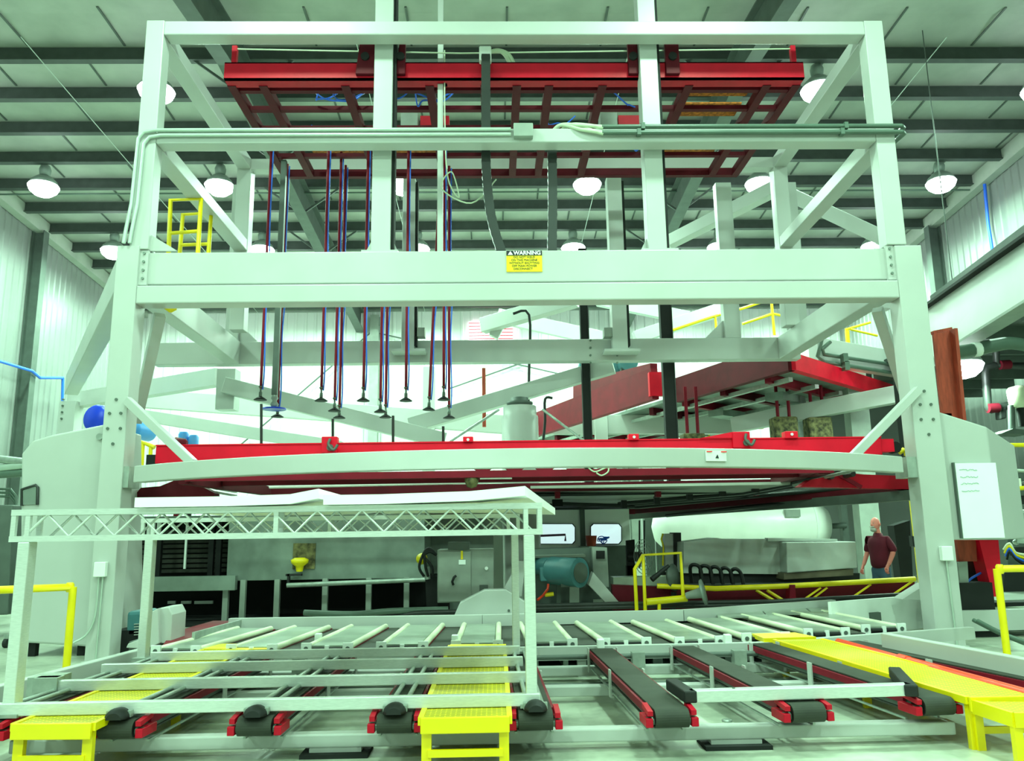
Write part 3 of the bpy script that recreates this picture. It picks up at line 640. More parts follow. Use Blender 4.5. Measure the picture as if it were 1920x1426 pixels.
for u0, u1, v0, big in ((603, 632, 818, 1), (868, 887, 818, 0), (1179, 1198, 813, 0), (1373, 1406, 809, 2), (1472, 1496, 808, 0)):
    p, q = aY(u0, v0, YT - .05), aY(u1, v0, YT - .05)
    br = MB().box(p.x, q.x, YT - .05, YT + .12, zt_ - (.14 if big else .0), p.z).build('trolley_bracket', 'red', tb, .01)
    if big:
        cx = q.x - .07 if big == 2 else (p.x + q.x) / 2 + .02
        m = MB(); m.path([(cx, YT - .08, p.z - .04), (cx - .02, YT - .1, zt_ - .02), (cx + .06, YT - .11, zt_ - .1), (cx + .12, YT - .1, zt_ - .02)], .022, n=8, smooth_steps=5).build('hook', 'dgrey', br)
        MB().tube((cx, YT - .09, zt_ - .06), (cx, YT - .04, zt_ - .06), .05).build('pulley', 'dgrey', br)
        if big == 2: MB().prism([(p.x, YT - .03, zt_ + .02), (p.x, YT - .03, p.z), (p.x - .1, YT - .03, p.z - .02), (p.x - .5, YT - .03, zt_ + .02)], (0, .06, 0)).build('gusset', 'red', br)
    else:
        MB().tube(((p.x + q.x) / 2, YT - .07, p.z - .05), ((p.x + q.x) / 2, YT - .04, p.z - .05), .022, n=8).build('pin', 'white', br)
for u, v0, v1 in ((490, 757, 838), (624, 785, 835), (737, 779, 835), (831, 799, 835)):
    p, q = aY(u, v1, YT + .45), aY(u, v0, YT + .45); MB().tube(p, q, .022, n=8).build('guide_pin', 'pipe', tb)
# ================================================================== LOWER PLATEN
lp = thing('lower_platen', (.3, 12, 2.4), 'dark red platen frame with black pipes under the arched rail', 'platen')
def pbar(o, name, pts, w, h, m):
    (u0, v0, y0), (u1, v1, y1) = pts; return MB().bar(aY(u0, v0, y0), aY(u1, v1, y1), w, h).build(name, m, o)
def ppipe(o, name, pts, r, m='pipe'):
    return MB().path([aY(*p) for p in pts], r, n=8).build(name, m, o)
for u0, v0, u1, v1, yy, h, mm in ((350, 896, 1560, 880, 11.9, .10, 'dred'), (420, 905, 1500, 889, 13, .10, 'maroon'), (500, 922, 1455, 906, 15.4, .16, 'maroon')):
    pbar(lp, 'cross_beam', ((u0, v0, yy), (u1, v1, yy)), .14, h, mm)
ppipe(lp, 'tube_light', [(505, 912, 14), (1452, 890, 14)], .035, 'white')
ppipe(lp, 'strip_light', [(900, 896, 12.6), (960, 895.5, 12.6)], .02, 'white')
for v in (927, 933): ppipe(lp, 'iron_pipe', [(500, v + 2, 16.4), (1480, v - 13, 16.4)], .035)
for u in (505, 700, 1045, 1233, 1415): p = aY(u, 924 - .013 * (u - 960), 16.2); MB().box(p.x - .05, p.x + .05, 16.1, 16.3, p.z - .12, p.z + .12).build('pipe_hanger', 'dred', lp)
for u in (905, 965, 1022, 1080, 1140): 
    p = aY(u, 885, 12.1); MB().prism([p + V((-.14, 0, .06)), p + V((.14, 0, .06)), p + V((0, 0, -.06))], (0, .1, 0)).build('tooth_bracket', 'dred', lp)
p = aY(884, 899, 11.85); MB().lathe(p + V((0, .1, 0)), [(.03, -.1), (.1, -.07), (.12, 0), (.1, .07), (.03, .1)], axis=(1, 0, 0)).build('cable_bundle', 'camo', lp)
MB().path([aY(1100, 873, 11.8), aY(1115, 884, 11.8), aY(1138, 876, 11.8), aY(1140, 884, 11.8), aY(1128, 891, 11.8), aY(1118, 886, 11.8)], .012, n=6, smooth_steps=5).build('loose_cable', 'hose', lp)
for s, pts in ((0, ((1480, 893, 15), (1545, 878, 11.9))), (1, ((345, 897, 11.9), (500, 920, 15)))): pbar(lp, 'side_beam', pts, .16, .16, 'maroon')
for k in range(3): pbar(lp, 'slat', ((402, 908 + 7 * k, 13.5), (442, 915 + 7 * k, 14.5)), .05, .03, 'frame')
la = MB().slab([(246, 936), (264, 914), (300, 911), (337, 896), (366, 905), (402, 924), (402, 938)], 13.2, .25).build('end_arm', 'maroon', lp)
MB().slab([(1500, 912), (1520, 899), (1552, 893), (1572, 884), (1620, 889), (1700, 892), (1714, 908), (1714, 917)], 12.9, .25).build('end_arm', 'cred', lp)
pbar(lp, 'diagonal_beam', ((1455, 898, 15), (1530, 874, 12.2)), .2, .22, 'maroon')
pbar(lp, 'diagonal_beam', ((1565, 885, 12.85), (1615, 913, 12.85)), .04, .06, 'dred')
for k in range(2): ppipe(lp, 'cable_pipe', [(1488, 904 + 5 * k, 14), (1610, 873 + 5 * k, 11.9)], .03, 'galv' if k else 'pipe')
# ================================================================== RING DECK (underside over the far half)
rd = thing('ring_deck', (.5, 18, 2.0), 'pale ring deck seen edge-on from below with a dark grey rim beam', 'ring deck')
MB().prism([p_ + V((0, 0, .17)) for p_ in (V((-4.3, 16.6, 2.34)), aY(1560, 925, 14), aY(1190, 962, 21.8), V((1.2, 23, 2.13)), V((-6.2, 22, 2.15)))], (0, 0, .05)).build('underside_sheet', 'insul', rd)
pbar(rd, 'rim_beam', ((420, 975, 22.2), (1180, 968, 22.2)), .2, .18, 'dgrey')
pbar(rd, 'rim_beam', ((1175, 968, 22.1), (1722, 927, 12.7)), .2, .16, 'dgrey')
pbar(rd, 'inner_beam', ((420, 966, 21), (1190, 958, 21)), .15, .15, 'maroon')
pbar(rd, 'inner_beam', ((1195, 957, 20.5), (1718, 911, 12.9)), .15, .15, 'maroon')
for pts in ([(1000, 953, 20), (1200, 950, 20), (1716, 902, 12.9)], [(1050, 944, 19), (1190, 949, 19)], [(1000, 947, 19.4), (1160, 947, 19.4), (1400, 928, 16.5), (1600, 888, 12.6)], [(1160, 944, 19), (1395, 924, 16.3), (1560, 893, 12.8)], [(1250, 966, 19.5), (1716, 919, 12.9)]): ppipe(rd, 'iron_pipe', pts, .045)
for k in range(7): t_ = k / 7; p = aY(1170 + 430 * t_, 944 - 54 * t_, 18.5 - 5.6 * t_); MB().box(p.x - .06, p.x + .06, p.y - .06, p.y + .06, p.z - .1, p.z + .08).build('pipe_coupling', 'black', rd)
p = aY(1045, 941, 19); MB().box(p.x - .12, p.x + .12, 18.9, 19.1, p.z - .1, p.z + .08).build('valve_block', 'dark', rd)
for x, y_ in ((-4, 19), (3, 22.5)): MB().box(x - .12, x + .12, y_ - .12, y_ + .12, 0, 2.2).build('post', 'dgrey', rd)
# ================================================================== SIDE CABINETS
lc = thing('enclosure', (-6.4, 12.2, 0), 'tall pale sheet metal enclosure attached left of the left column', 'machine enclosure')
z = lambda u, v: aY(u, v, 12.1)
MB().slab([(36, 1204), (40, 850), (60, 826), (96, 815), (196, 795), (196, 1216), (140, 1210)], 12.1, 1.3).build('body', 'frame', lc, .03)
for pts in ([(41, 948), (41, 917), (67, 909), (71, 913), (70, 946)],):
    f = MB().path([aY(u, v, 12.08) for u, v in pts], .022, n=8).build('hatch_frame', 'pipe', lc)
    MB().slab([(43, 946), (43, 919), (68, 911), (68, 945)], 12.075, .02).build('hatch_pane', 'steelwall', f)
p = aY(186, 818, 12.05); MB().tube(p, p + V((0, .08, 0)), .05).build('latch', 'galv', lc)
for x in (-6.7, -6.0): MB().box(x - .05, x + .05, 12.2, 12.3, 0, .2).build('foot', 'dark', lc)
rc = thing('enclosure', (7, 11.6, 1.45), 'pale sheet metal enclosure with a whiteboard beside the right column', 'machine enclosure')
P = lambda u, v: aY(u, v, 11.62)
m = MB(); A_, B_, C_, D_ = P(1752, 770), P(1850, 800), P(1850, 1012), P(1752, 1012); E1, E2 = aY(1897, 838, 12.2), aY(1912, 1008, 12.2); E2.x = E1.x
A_.x = D_.x; C_.x = B_.x; 
back = V((0, 1.2, 0)); E1 = V((B_.x + .80, 12.25, B_.z - .22)); E2 = V((E1.x, 12.25, C_.z)); A_ = V((XR1 + .01, 11.62, A_.z)); D_ = V((XR1 + .01, 11.62, D_.z))
top = [A_, B_, E1, V((E1.x, 12.9, E1.z)), V((A_.x + .3, 12.5, A_.z))]; bot = [D_, C_, E2, V((E2.x, 12.9, E2.z)), V((D_.x + .3, 12.5, D_.z))]
MB().add(top + bot, [(0, 1, 2, 3, 4), (9, 8, 7, 6, 5)] + [(i, i + 5, (i + 1) % 5 + 5, (i + 1) % 5) for i in range(5)]).build('body', 'frame', rc, .02)
wb_ = thing('whiteboard', P(1830, 1005), 'whiteboard with faint green notes hung on the right enclosure', 'whiteboard')
a, b = aY(1787, 868, 11.56), aY(1862, 1008, 11.56)
zt2 = a.z; MB().box(a.x + .02, B_.x + .03, 11.56, 11.6, b.z, zt2).build('panel', 'board', wb_); MB().box(a.x, a.x + .02, 11.55, 11.61, b.z, zt2 + .01).build('frame_edge', 'dgrey', wb_)
random.seed(5)
for k in range(4):
    x = a.x + .08; zz = zt2 - .1 - k * .1
    m = MB(); pts = []
    for q in range(14): pts.append((x + q * .02, 11.557, zz + random.uniform(-.012, .012)))
    m.path(pts, .004, n=5).build('handwriting', 'ink', wb_)
st = thing('red_stand', (7.2, 12.3, 0), 'brown and red machine pedestal standing below the whiteboard', 'pedestal')
MB().slab([(1836, 1012), (1872, 1012), (1882, 1118), (1862, 1118)], 12.5, .3).build('red_leg', 'red', st)
MB().slab([(1795, 1012), (1830, 1012), (1832, 1052), (1797, 1052)], 12.6, .3).build('brown_panel', 'rust', st); MB().slab([(1812, 1052), (1860, 1052), (1862, 1118), (1818, 1118)], 12.9, .3).build('dark_base', 'dark', st)
MB().slab([(1796, 1054), (1814, 1052), (1818, 1118), (1804, 1118)], 12.5, .1).build('bracket', 'grey', st)
MB().path([aY(1846, 1070, 12.7), aY(1820, 1085, 12.6), aY(1810, 1100, 12.6), aY(1814, 1118, 12.6)], .018, n=6, smooth_steps=5).build('hose', 'bluehose', st)
MB().box(7.0, 7.6, 12.45, 12.9, 0, .8).build('base_block', 'dark', st)
rp = thing('rusty_pillar', (7.3, 14, 0), 'rust orange steel channel standing upright right of the right column', 'steel channel')
m = MB().slab([(1750, 626), (1782, 620), (1799, 790), (1766, 780)], 14, .05).build('web', 'rust', rp)
a = aY(1772, 622, 13.9); MB().bar(aY(1781, 620, 14.05), aY(1797, 790, 14.05), .06, .4, up=(0, 1, 0)).build('flange', 'rust', rp); MB().bar(aY(1748, 624, 14.25), aY(1783, 617, 14.25), .1, .06).build('top_cap', 'rust', rp)
a = aY(1770, 785, 14.0); MB().box(a.x - .12, a.x + .15, 14.0, 14.05, 0, a.z + .1).build('lower_web', 'rust', rp)
# ================================================================== TURNTABLE DECK IN FRONT OF THE COLUMNS
dk = thing('roller_deck_base', (.5, 11, 0), 'low pale steel frame carrying the row of roller tables', 'machine base')
e0, e1 = aZ(1010, 1214, .34), aZ(1660, 1190, .34)
MB().bar((-3.96, 9.82, .27), (e0.x, 9.78, .27), .10, .15).build('front_rail', 'frame', dk)
MB().bar((e0.x, 9.78, .27), (3.1, 9.84, .27), .10, .15).build('front_rail', 'frame', dk)
MB().bar((3.1, 9.84, .27), (6.3, 10.9, .27), .10, .15).build('front_rail', 'frame', dk)
RB = [(-3.9, 12.25), (-.2, 12.15), (2.8, 12.4), (5.6, 13.6)]
for (xa, ya), (xb, yb) in zip(RB, RB[1:]): MB().bar((xa, ya, .40), (xb, yb, .40), .1, .16).build('rear_rail', 'frame', dk)
MB().box(-4.0, 6.0, 10.1, 12.1, .02, .06).build('floor_pan', 'dark', dk)
for x in (-3.9, -1.5, 1, 3.2): MB().box(x - .05, x + .05, 9.78, 9.88, 0, .2).build('foot', 'frame', dk)
RT = 'roller tables in the deck row'
def roller_table():
    t = thing('roller_table', (0, 0, 0), 'x', 'roller table', RT)
    MB().box(-.205, .205, 0.02, 2.0, .35, .372).build('slider_plate', 'plate', t)
    for s in (-1, 1):
        MB().tube((s * .25, 0, .355), (s * .25, 2.05, .355), .038, n=14).build('roller', 'roller', t)
        b = MB().box(s * .25 - .06, s * .25 + .06, -.05, -.02, .27, .41).build('bearing_bracket', 'white', t); MB().tube((s * .25, -.06, .345), (s * .25, -.04, .345), .026, n=10).build('bearing', 'dgrey', b)
    for s in (-1, 1): MB().tube((s * .1 - .075, -.03, .33), (s * .1 + .075, -.03, .33), .03, n=10).build('nose_roller', 'dark', t)
    MB().box(-.025, .025, -.06, -.03, .27, .38).build('bearing_bracket', 'white', t)
    for s in (-.18, .18): MB().box(s - .03, s + .03, .1, 1.95, .06, .35).build('support_leg', 'galv', t)
    return t
DB = 'dark belts between the roller tables'
def deck_belt():
    t = thing('deck_belt', (0, 0, 0), 'x', 'conveyor belt', DB)
    MB().box(-.14, .14, 0, 2.0, .30, .32).build('belt', 'belt', t)
    MB().box(-.165, -.14, 0, 2.0, .26, .335).build('side_rail', 'dred', t); MB().box(-.06, .06, .1, 1.9, .06, .29).build('pedestal', 'dgrey', t)
    return t
pr, pd = roller_table(), deck_belt()
names = {2: 'far left beside the red floor plate', 3: 'second from the left end', 4: 'behind the cart, third from the left end', 5: 'left of the grey guard plate', 6: 'in line with the central yellow walkway', 7: 'just right of the cart leg', 8: 'behind the first bare belt conveyor', 9: 'below the yellow pipe cage', 10: 'third from the right end', 11: 'second from the right end', 12: 'at the far right end near the column'}
first = True
for k in range(2, 13):
    x = -.227 + .887 * (k - 6); yy = 9.98 + (max(0, x - 2.6) * .36)
    o = pr if k == 2 else copy_tree(pr); o.location = (x, yy, 0); o.rotation_euler = (0, 0, x * .04 if x < 3 else .10)
    o['label'] = 'roller table with worn steel plate, ' + names[k]
    if k < 13 and x < 5:
        o = pd if k == 2 else copy_tree(pd); o.location = (x + .43, yy + .1, 0); o.rotation_euler = (0, 0, x * .04 if x < 3 else .10)
        o['label'] = 'narrow dark belt right of the roller table ' + names[k].replace('beside', 'near')
wr_ = thing('wear_deck', (5, 12.6, 0), 'worn pale steel deck with a raised lip left of the right column', 'steel deck')
for k in range(3): MB().prism([(3.3 + .8 * k, 12.25 + .3 * k, .36), (4.05 + .8 * k, 12.25 + .3 * k, .36), (4.5 + .8 * k, 14.3 + .2 * k, .36), (3.75 + .8 * k, 14.3 + .2 * k, .36)], (0, 0, .02)).build('deck_plate', 'plate', wr_)
MB().bar(aZ(1556, 1142, .44) - V((0, 0, .15)), aZ(1800, 1122, .44) - V((0, 0, .15)), .06, .52).build('raised_lip', 'white', wr_); MB().box(3.6, 6.0, 12.8, 14, 0, .35).build('base', 'dgrey', wr_)
sl = thing('side_track', (9, 13.5, 0), 'pale side track with black rails beyond the right column', 'track')
MB().bar((6.9, 12.4, .25), (11.5, 12.7, .25), .12, .30).build('front_panel', 'frame', sl); MB().bar((6.9, 12.7, .45), (11.5, 13.1, .45), .25, .06).build('black_rail', 'dark', sl); MB().bar((6.9, 12.6, .1), (11.5, 12.95, .1), .2, .06).build('black_rail', 'dark', sl)
MB().prism([(6.9, 13.0, .45), (11.6, 13.2, .45), (11.6, 15.2, .45), (7.2, 15, .45)], (0, 0, .03)).build('top_plate', 'plate', sl)
for k in range(2):
    o = MB().path([(6.75, 11.6 - .1 * k, .35), (6.9, 11.2 - .1 * k, .2), (7.25 + .1 * k, 10.9, .04), (7.7, 10.8 - .2 * k, .03)], .03, n=8, smooth_steps=5).build('cable', 'gpipe'); tag(o, 'grey green cable drooping to the floor right of the right column, %s one' % ('left' if k else 'right'), 'cable')
# small sensors sitting on the deck
for i, (u, v) in enumerate(((597, 1187), (853, 1190), (1126, 1198), (1364, 1189))):
    p = aZ(u, v + 6, .40); o = MB().box(p.x - .04, p.x + .04, p.y - .05, p.y + .05, .34, .44).build('sensor_box', 'white', None, .008)
    tag(o, 'small white sensor box between roller tables, %s from the left' % ORD[i], 'sensor', 'white sensors on the deck')
# red floor plate and angle on the left
o = MB().prism([aZ(300, 1216, .3), aZ(390, 1216, .3), aZ(462, 1163, .3), aZ(400, 1163, .3), aZ(322, 1185, .3)], (0, 0, -.28)).build('floor_plate', 'dred'); tag(o, 'dark red floor plate left of the roller tables', 'floor plate')
a, b = aZ(362, 1200, .36), aZ(460, 1172, .36)
o = MB().bar(a, b, .04, .2).bar(a + V((-.05, 0, -.08)), b + V((-.05, 0, -.08)), .2, .03).build('guide_angle', 'galv'); tag(o, 'grey steel guide angle at the left end of the deck', 'guide rail')
# ================================================================== BELT CONVEYORS
cf = thing('conveyor_frame', (0, 7.5, 0), 'low pale tube frame on the floor under the long belts', 'conveyor frame')
for y_, x0, x1 in ((6.69, -3.75, 3.62), (8.42, -3.8, 4.2), (9.55, -3.8, 4.3)): MB().box(x0, x1, y_ - .06, y_ + .06, .06, .16).build('cross_tube', 'frame', cf, .012)
MB().tube((-3.8, 9.42, .27), (4.1, 9.5, .27), .028).build('drive_shaft', 'dgrey', cf); MB().tube((-3.6, 9.0, .05), (3.9, 9.0, .05), .03).build('floor_shaft', 'dgrey', cf)
for x in (-2.2, -.4, 1.6, 2.75): MB().box(x - .07, x + .07, 9.36, 9.5, .16, .32).build('shaft_bearing', 'galv', cf)
for x in (-1.25, 1.87):
    MB().box(x - .26, x + .26, 6.55, 6.85, 0, .03).build('floor_pad', 'dark', cf); MB().box(x - .2, x + .2, 6.62, 6.75, .03, .06).build('pad_foot', 'frame', cf)
MB().bar((4.33, 9.2, .34), (4.95, 6.2, .34), .1, .34).build('side_panel', 'frame', cf, .01)
MB().bar((-4.06, 9.75, .30), (-4.45, 6.9, .30), .10, .24).build('side_panel', 'frame', cf, .01)
p = aZ(110, 1290, .38); MB().box(-4.05, -3.8, 7.35, 7.6, .16, .5).build('corner_block', 'galv', cf)
BG = 'long belt conveyors running towards the camera'
def belt_conveyor(n=12):
    t = thing('belt_conveyor', (0, 0, 0), 'x', 'belt conveyor', BG)
    L = 3.25; r = .068; prof = []
    for i in range(n + 1): a = -math.pi / 2 - math.pi * i / n; prof.append((r + r * math.cos(a), .292 + r * math.sin(a)))
    for i in range(n + 1): a = math.pi / 2 - math.pi * i / n; prof.append((L - r + r * math.cos(a), .292 + r * math.sin(a)))
    m = len(prof); vs = [(-.128, y_, z) for y_, z in prof] + [(.128, y_, z) for y_, z in prof]
    vs2 = vs + [(-.128, y_ if 0 else min(max(y_, .012), L - .012), .292 + (z - .292) * .82) for y_, z in prof] + [(.128, min(max(y_, .012), L - .012), .292 + (z - .292) * .82) for y_, z in prof]
    fs = [(i, (i + 1) % m, m + (i + 1) % m, m + i) for i in range(m)] + [(2 * m + i, 3 * m + i, 3 * m + (i + 1) % m, 2 * m + (i + 1) % m) for i in range(m)]
    fs += [(i, 2 * m + i, 2 * m + (i + 1) % m, (i + 1) % m) for i in range(m)] + [(m + i, m + (i + 1) % m, 3 * m + (i + 1) % m, 3 * m + i) for i in range(m)]
    MB().add(vs2, fs).build('belt', 'belt', t)
    for y_ in (r, L - r): MB().tube((-.12, y_, .292), (.12, y_, .292), r * .8).build('pulley', 'black', t)
    MB().box(-.12, .12, .2, L - .2, .24, .32).build('slider_bed', 'dgrey', t)
    for s in (-1, 1):
        MB().box(min(s * .132, s * .155), max(s * .132, s * .155), .25, L - .05, .285, .345).build('side_rail', 'dred', t)
        MB().box(min(s * .13, s * .150), max(s * .13, s * .150), .25, L - .1, .16, .175).build('lower_rail', 'galv', t)
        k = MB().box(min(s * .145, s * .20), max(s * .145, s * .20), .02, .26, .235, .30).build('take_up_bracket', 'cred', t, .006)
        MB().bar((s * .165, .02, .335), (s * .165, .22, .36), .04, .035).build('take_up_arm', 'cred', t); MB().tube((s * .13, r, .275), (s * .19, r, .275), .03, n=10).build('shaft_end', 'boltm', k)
        MB().box(min(s * .155, s * .17), max(s * .155, s * .17), 1.7, 1.78, .12, .37).build('stand_plate', 'frame', t); MB().box(min(s * .155, s * .17), max(s * .155, s * .17), 3.05, 3.13, .12, .38).build('stand_plate', 'frame', t)
    return t
bp = belt_conveyor()
BX = [(-3.80, -3.62), (-2.80, -2.66), (-1.79, -1.72), (-.76, -.74), (.29, .24), (1.31, 1.19), (2.37, 2.14), (3.45, 3.10)]
BL = ['at the far left edge, mostly under the cart corner', 'just right of the left yellow walkway', 'under the cart, second clear of the left walkway', 'just left of the central yellow walkway', 'just right of the central yellow walkway, under the cart leg', 'open belt under the left black bumper of the short pale bar', 'open belt under the middle of the short pale bar', 'open belt just left of the right yellow walkway']
for i, (xf, xb) in enumerate(BX):
    o = bp if i == 0 else copy_tree(bp); yf = 6.28 if i < 6 else (6.36 if i == 6 else 6.5)
    o.location = (xf, yf, 0); o.rotation_euler = (0, 0, -math.atan2(xb - xf, 9.5 - yf)); o['label'] = 'long dark belt conveyor, ' + BL[i]
o = copy_tree(bp); o.location = (4.86, 6.6, .0); o.rotation_euler = (0, 0, math.atan2(.72, 3.1)); o['label'] = 'long dark belt conveyor beside the orange red pipe at the right edge'
a, b = aZ(1572, 1203, .36), aZ(1960, 1312, .36)
o = MB().tube(a, a.lerp(b, .40), .042).tube(a.lerp(b, .43), b, .05).tube(a.lerp(b, .39), a.lerp(b, .44), .055).build('guard_pipe', 'orange'); tag(o, 'orange red pipe rail along the right yellow walkway', 'pipe')
# ================================================================== YELLOW WALKWAYS
def walkway(label, fl, fr, bl, br, legs=True):
    c = (V(fl) + V(fr)) / 2; t = thing('walkway', (c.x, c.y, 0), label, 'walkway', None)
    fl, fr, bl, br = [V((p[0], p[1], .38)) for p in (fl, fr, bl, br)]
    MB().prism([fl, fr, br, bl], (0, 0, -.03)).build('grating', 'grate', t)
    d = (bl - fl).normalized(); e = (fr - fl).normalized()
    MB().bar(fl + V((0, 0, -.045)) - d * .015, fr + V((0, 0, -.045)) - d * .015, .03, .11).build('front_board', 'yellow', t, .006)
    for p, q in ((fl, bl), (fr, br)):
        MB().bar(p + V((0, 0, -.02)), q + V((0, 0, -.02)), .04, .055).build('edge_angle', 'yellow', t)
    if legs:
        for p, s in ((fl, 1), (fr, -1)):
            for t_ in (.01, .45, .95):
                q = p + ((bl - fl) if s > 0 else (br - fr)) * t_ + e * s * .04
                MB().box(q.x - .035, q.x + .035, q.y - .02, q.y + .03, 0, .35).build('leg', 'yellow', t)
        MB().bar(fl + e * .05 + V((0, .02, -.24)), fr - e * .05 + V((0, .02, -.24)), .03, .05).build('brace', 'yellow', t)
    return t
walkway('yellow grating walkway at the left, under the aluminium cart', (-3.46, 6.15), (-2.88, 6.12), (-3.40, 9.75), (-2.86, 9.75))
walkway('yellow grating walkway in the middle, passing under the cart bars', (-.545, 6.08), (.09, 6.08), (-.54, 9.75), (.095, 9.75))
w3 = walkway('wide yellow grating walkway at the right beside the orange red pipe', (3.62, 6.42), (4.25, 6.42), (3.27, 9.75), (3.84, 9.75))
stp = thing('step_platform', (4, 6.1, 0), 'yellow step standing at an angle in front of the right walkway', 'step')
q = [aZ(1822, 1313, .36), aZ(1900, 1338, .36), aZ(1960, 1338, .36), aZ(1960, 1316, .36)]
MB().prism(q, (0, 0, -.03)).build('tread', 'grate', stp); MB().bar(q[0] + V((0, 0, -.04)), q[1] + V((0, 0, -.04)), .03, .10).build('front_board', 'yellow', stp); MB().bar(q[1] + V((0, 0, -.04)), q[2] + V((0, 0, -.04)), .03, .10).build('side_board', 'yellow', stp)
for p, dx in ((q[0], .04), (q[1], .02)): MB().bar((p.x + dx, p.y + .02, 0), (p.x + dx, p.y + .02, .3), .06, .05).build('leg', 'yellow', stp)
MB().bar((q[1].x, q[1].y + .02, .15), (q[2].x, q[2].y + .02, .15), .03, .06).build('brace', 'yellow', stp)
o = MB().prism([aZ(340, 1216, .36), aZ(500, 1216, .36), aZ(508, 1206, .36), aZ(418, 1206, .36)], (0, 0, -.05)).build('walkway_plate', 'yellow'); tag(o, 'flat yellow plate continuing the left walkway into the roller tables', 'walkway plate')
o = MB().prism([aZ(838, 1214, .39), aZ(952, 1214, .39), aZ(946, 1207, .39), aZ(845, 1207, .39)], (0, 0, -.05)).build('walkway_plate', 'yellow'); tag(o, 'flat yellow plate at the far end of the central walkway', 'walkway plate')
o = MB().prism([aZ(1432, 1196, .39), aZ(1530, 1193, .39), aZ(1490, 1185, .39), aZ(1410, 1187, .39)], (0, 0, -.05)).build('walkway_plate', 'yellow'); tag(o, 'flat yellow plate at the far end of the right walkway', 'walkway plate')
# ================================================================== GUARD RAILS
def railing(label, pts, posts, r=.045):
    t = thing('guard_rail', pts[0], label, 'guard rail')
    MB().path(pts, r, n=10).build('top_rail', 'yellow', t)
    for p in pts[1:-1] if len(pts) > 2 else (): MB().lathe(V(p) - V((0, 0, .06)), [(r * .8, 0), (r * 1.15, .03), (r * 1.15, .09), (r * .8, .115)], n=10).build('elbow', 'yellow', t)
    for p in posts: MB().tube((p[0], p[1], 0), p, r, n=10).build('post', 'yellow', t)
h_ = aY(137, 1100, 10.3); a = aY(42, 1105, 9.7); b = aY(-60, 1108, 9.0)
railing('yellow pipe guard rail at the left edge behind the cart', [b, (h_.x - .04, 10.3, h_.z), (h_.x, 10.3, h_.z - .05)], [(h_.x, 10.3, h_.z), (a.x, 9.7, a.z)])
h_ = aY(1869, 1066, 10.2); b = aY(1990, 1064, 10.0)
railing('yellow pipe guard rail at the right edge in front of the side track', [b, (h_.x + .04, 10.2, h_.z), (h_.x, 10.2, h_.z - .05)], [(h_.x, 10.2, h_.z)])
# ================================================================== ALUMINIUM CART
ct = thing('truss_cart', (-1.7, 7.7, .37), 'aluminium cart with lattice truss beams standing across the belts at left', 'cart')
YF, YRr = 6.42, 9.10
zf1, zf0 = aY(500, 949, YF).z, aY(500, 1009, YF).z
XLf, XRf = aY(22, 980, YF).x, aY(1017, 980, YF).x
XLr, XRr = -3.92, .28
def truss(yc, xl, xr, z0, z1, nm):
    t = bpy.data.objects.new(nm, None); COL.objects.link(t); t.parent = ct; t.location = V((0, yc, z0)) - ct.location
    h = .045
    for y_ in (yc, yc + .16):
        MB().box(xl, xr, y_ - .02, y_ + .02, z1 - h, z1).build('top_chord', 'alu', t); MB().box(xl, xr, y_ - .02, y_ + .02, z0, z0 + h).build('bottom_chord', 'alu', t)
        n = 11; off = .10 if y_ == yc else .22; L = (xr - xl - .3) / n; pts = []
        for k in range(n + 1):
            pts.append((xl + off + L * k, y_, z0 + h * .8))
            if k < n: pts.append((xl + off + L * (k + .5), y_, z1 - h * .8))
        MB().path(pts, .012, n=6).build('lacing', 'alu', t)
    MB().box(xl, xr, yc, yc + .16, z1 - .012, z1 - .004).build('top_sheet', 'alu', t); MB().box(xl, xr, yc, yc + .16, z0 + .004, z0 + .012).build('bottom_sheet', 'alu', t)
    for x in (xl + .02, xl + .13, (xl + xr) / 2 - .02, xr - .13, xr - .02):
        for y_ in (yc, yc + .16): MB().box(x - .018, x + .018, y_ - .017, y_ + .017, z0 + .003, z1 - .003).build('upright', 'alu', t)
    return t
truss(YF, XLf, XRf, zf0, zf1, 'front_truss'); truss(YRr, XLr, XRr, zf0 - .01, zf1 - .03, 'rear_truss')
for x, y_, w in ((aY(47, 1012, YF).x, YF, .09), (aY(992, 1012, YF).x, YF, .085), (-3.82, YRr, .09), (.22, YRr, .08)):
    MB().box(x - w / 2, x + w / 2, y_ - .02, y_ + .10, .38, zf0).build('leg', 'alu', ct, .008)
    MB().box(x - .09, x + .09, y_ - .05, y_ + .13, .375, .40).build('leg_plate', 'galv', ct)
for y_, x0, x1 in ((6.40, -4.0, .33), (7.35, -3.78, .26), (8.2, -3.82, .26), (8.95, -3.66, .25)):
    MB().box(x0, x1, y_ - .013, y_ + .047, .385, .475).build('base_bar', 'alu', ct, .006)
MB().box(-3.98, -3.775, 7.31, 7.44, .383, .50).build('end_block', 'galv', ct)
for i, (xf, xb) in enumerate(BX[:5]):
    if i == 0: xf += .0
    for s in (-.055, .055):
        dx = (xb - xf) / 3.2
        MB().tube((xf + s, 6.32, .395), (xf + s + dx * 2.9, 9.15, .395), .02, n=8).build('runner_tube', 'galv', ct)
    m = MB().lathe((xf, 6.38, .372), [(.02, .0), (.082, .01), (.088, .06), (.08, .10), (.055, .13)], axis=(0, -1, 0), n=20)
    for p in m.v: p.z = .372 + max(0, p.z - .372) * .85
    m.build('bumper', 'black', ct)
    MB().box(xf - .09, xf + .09, 6.33, 6.38, .375, .42).build('runner_shoe', 'galv', ct)
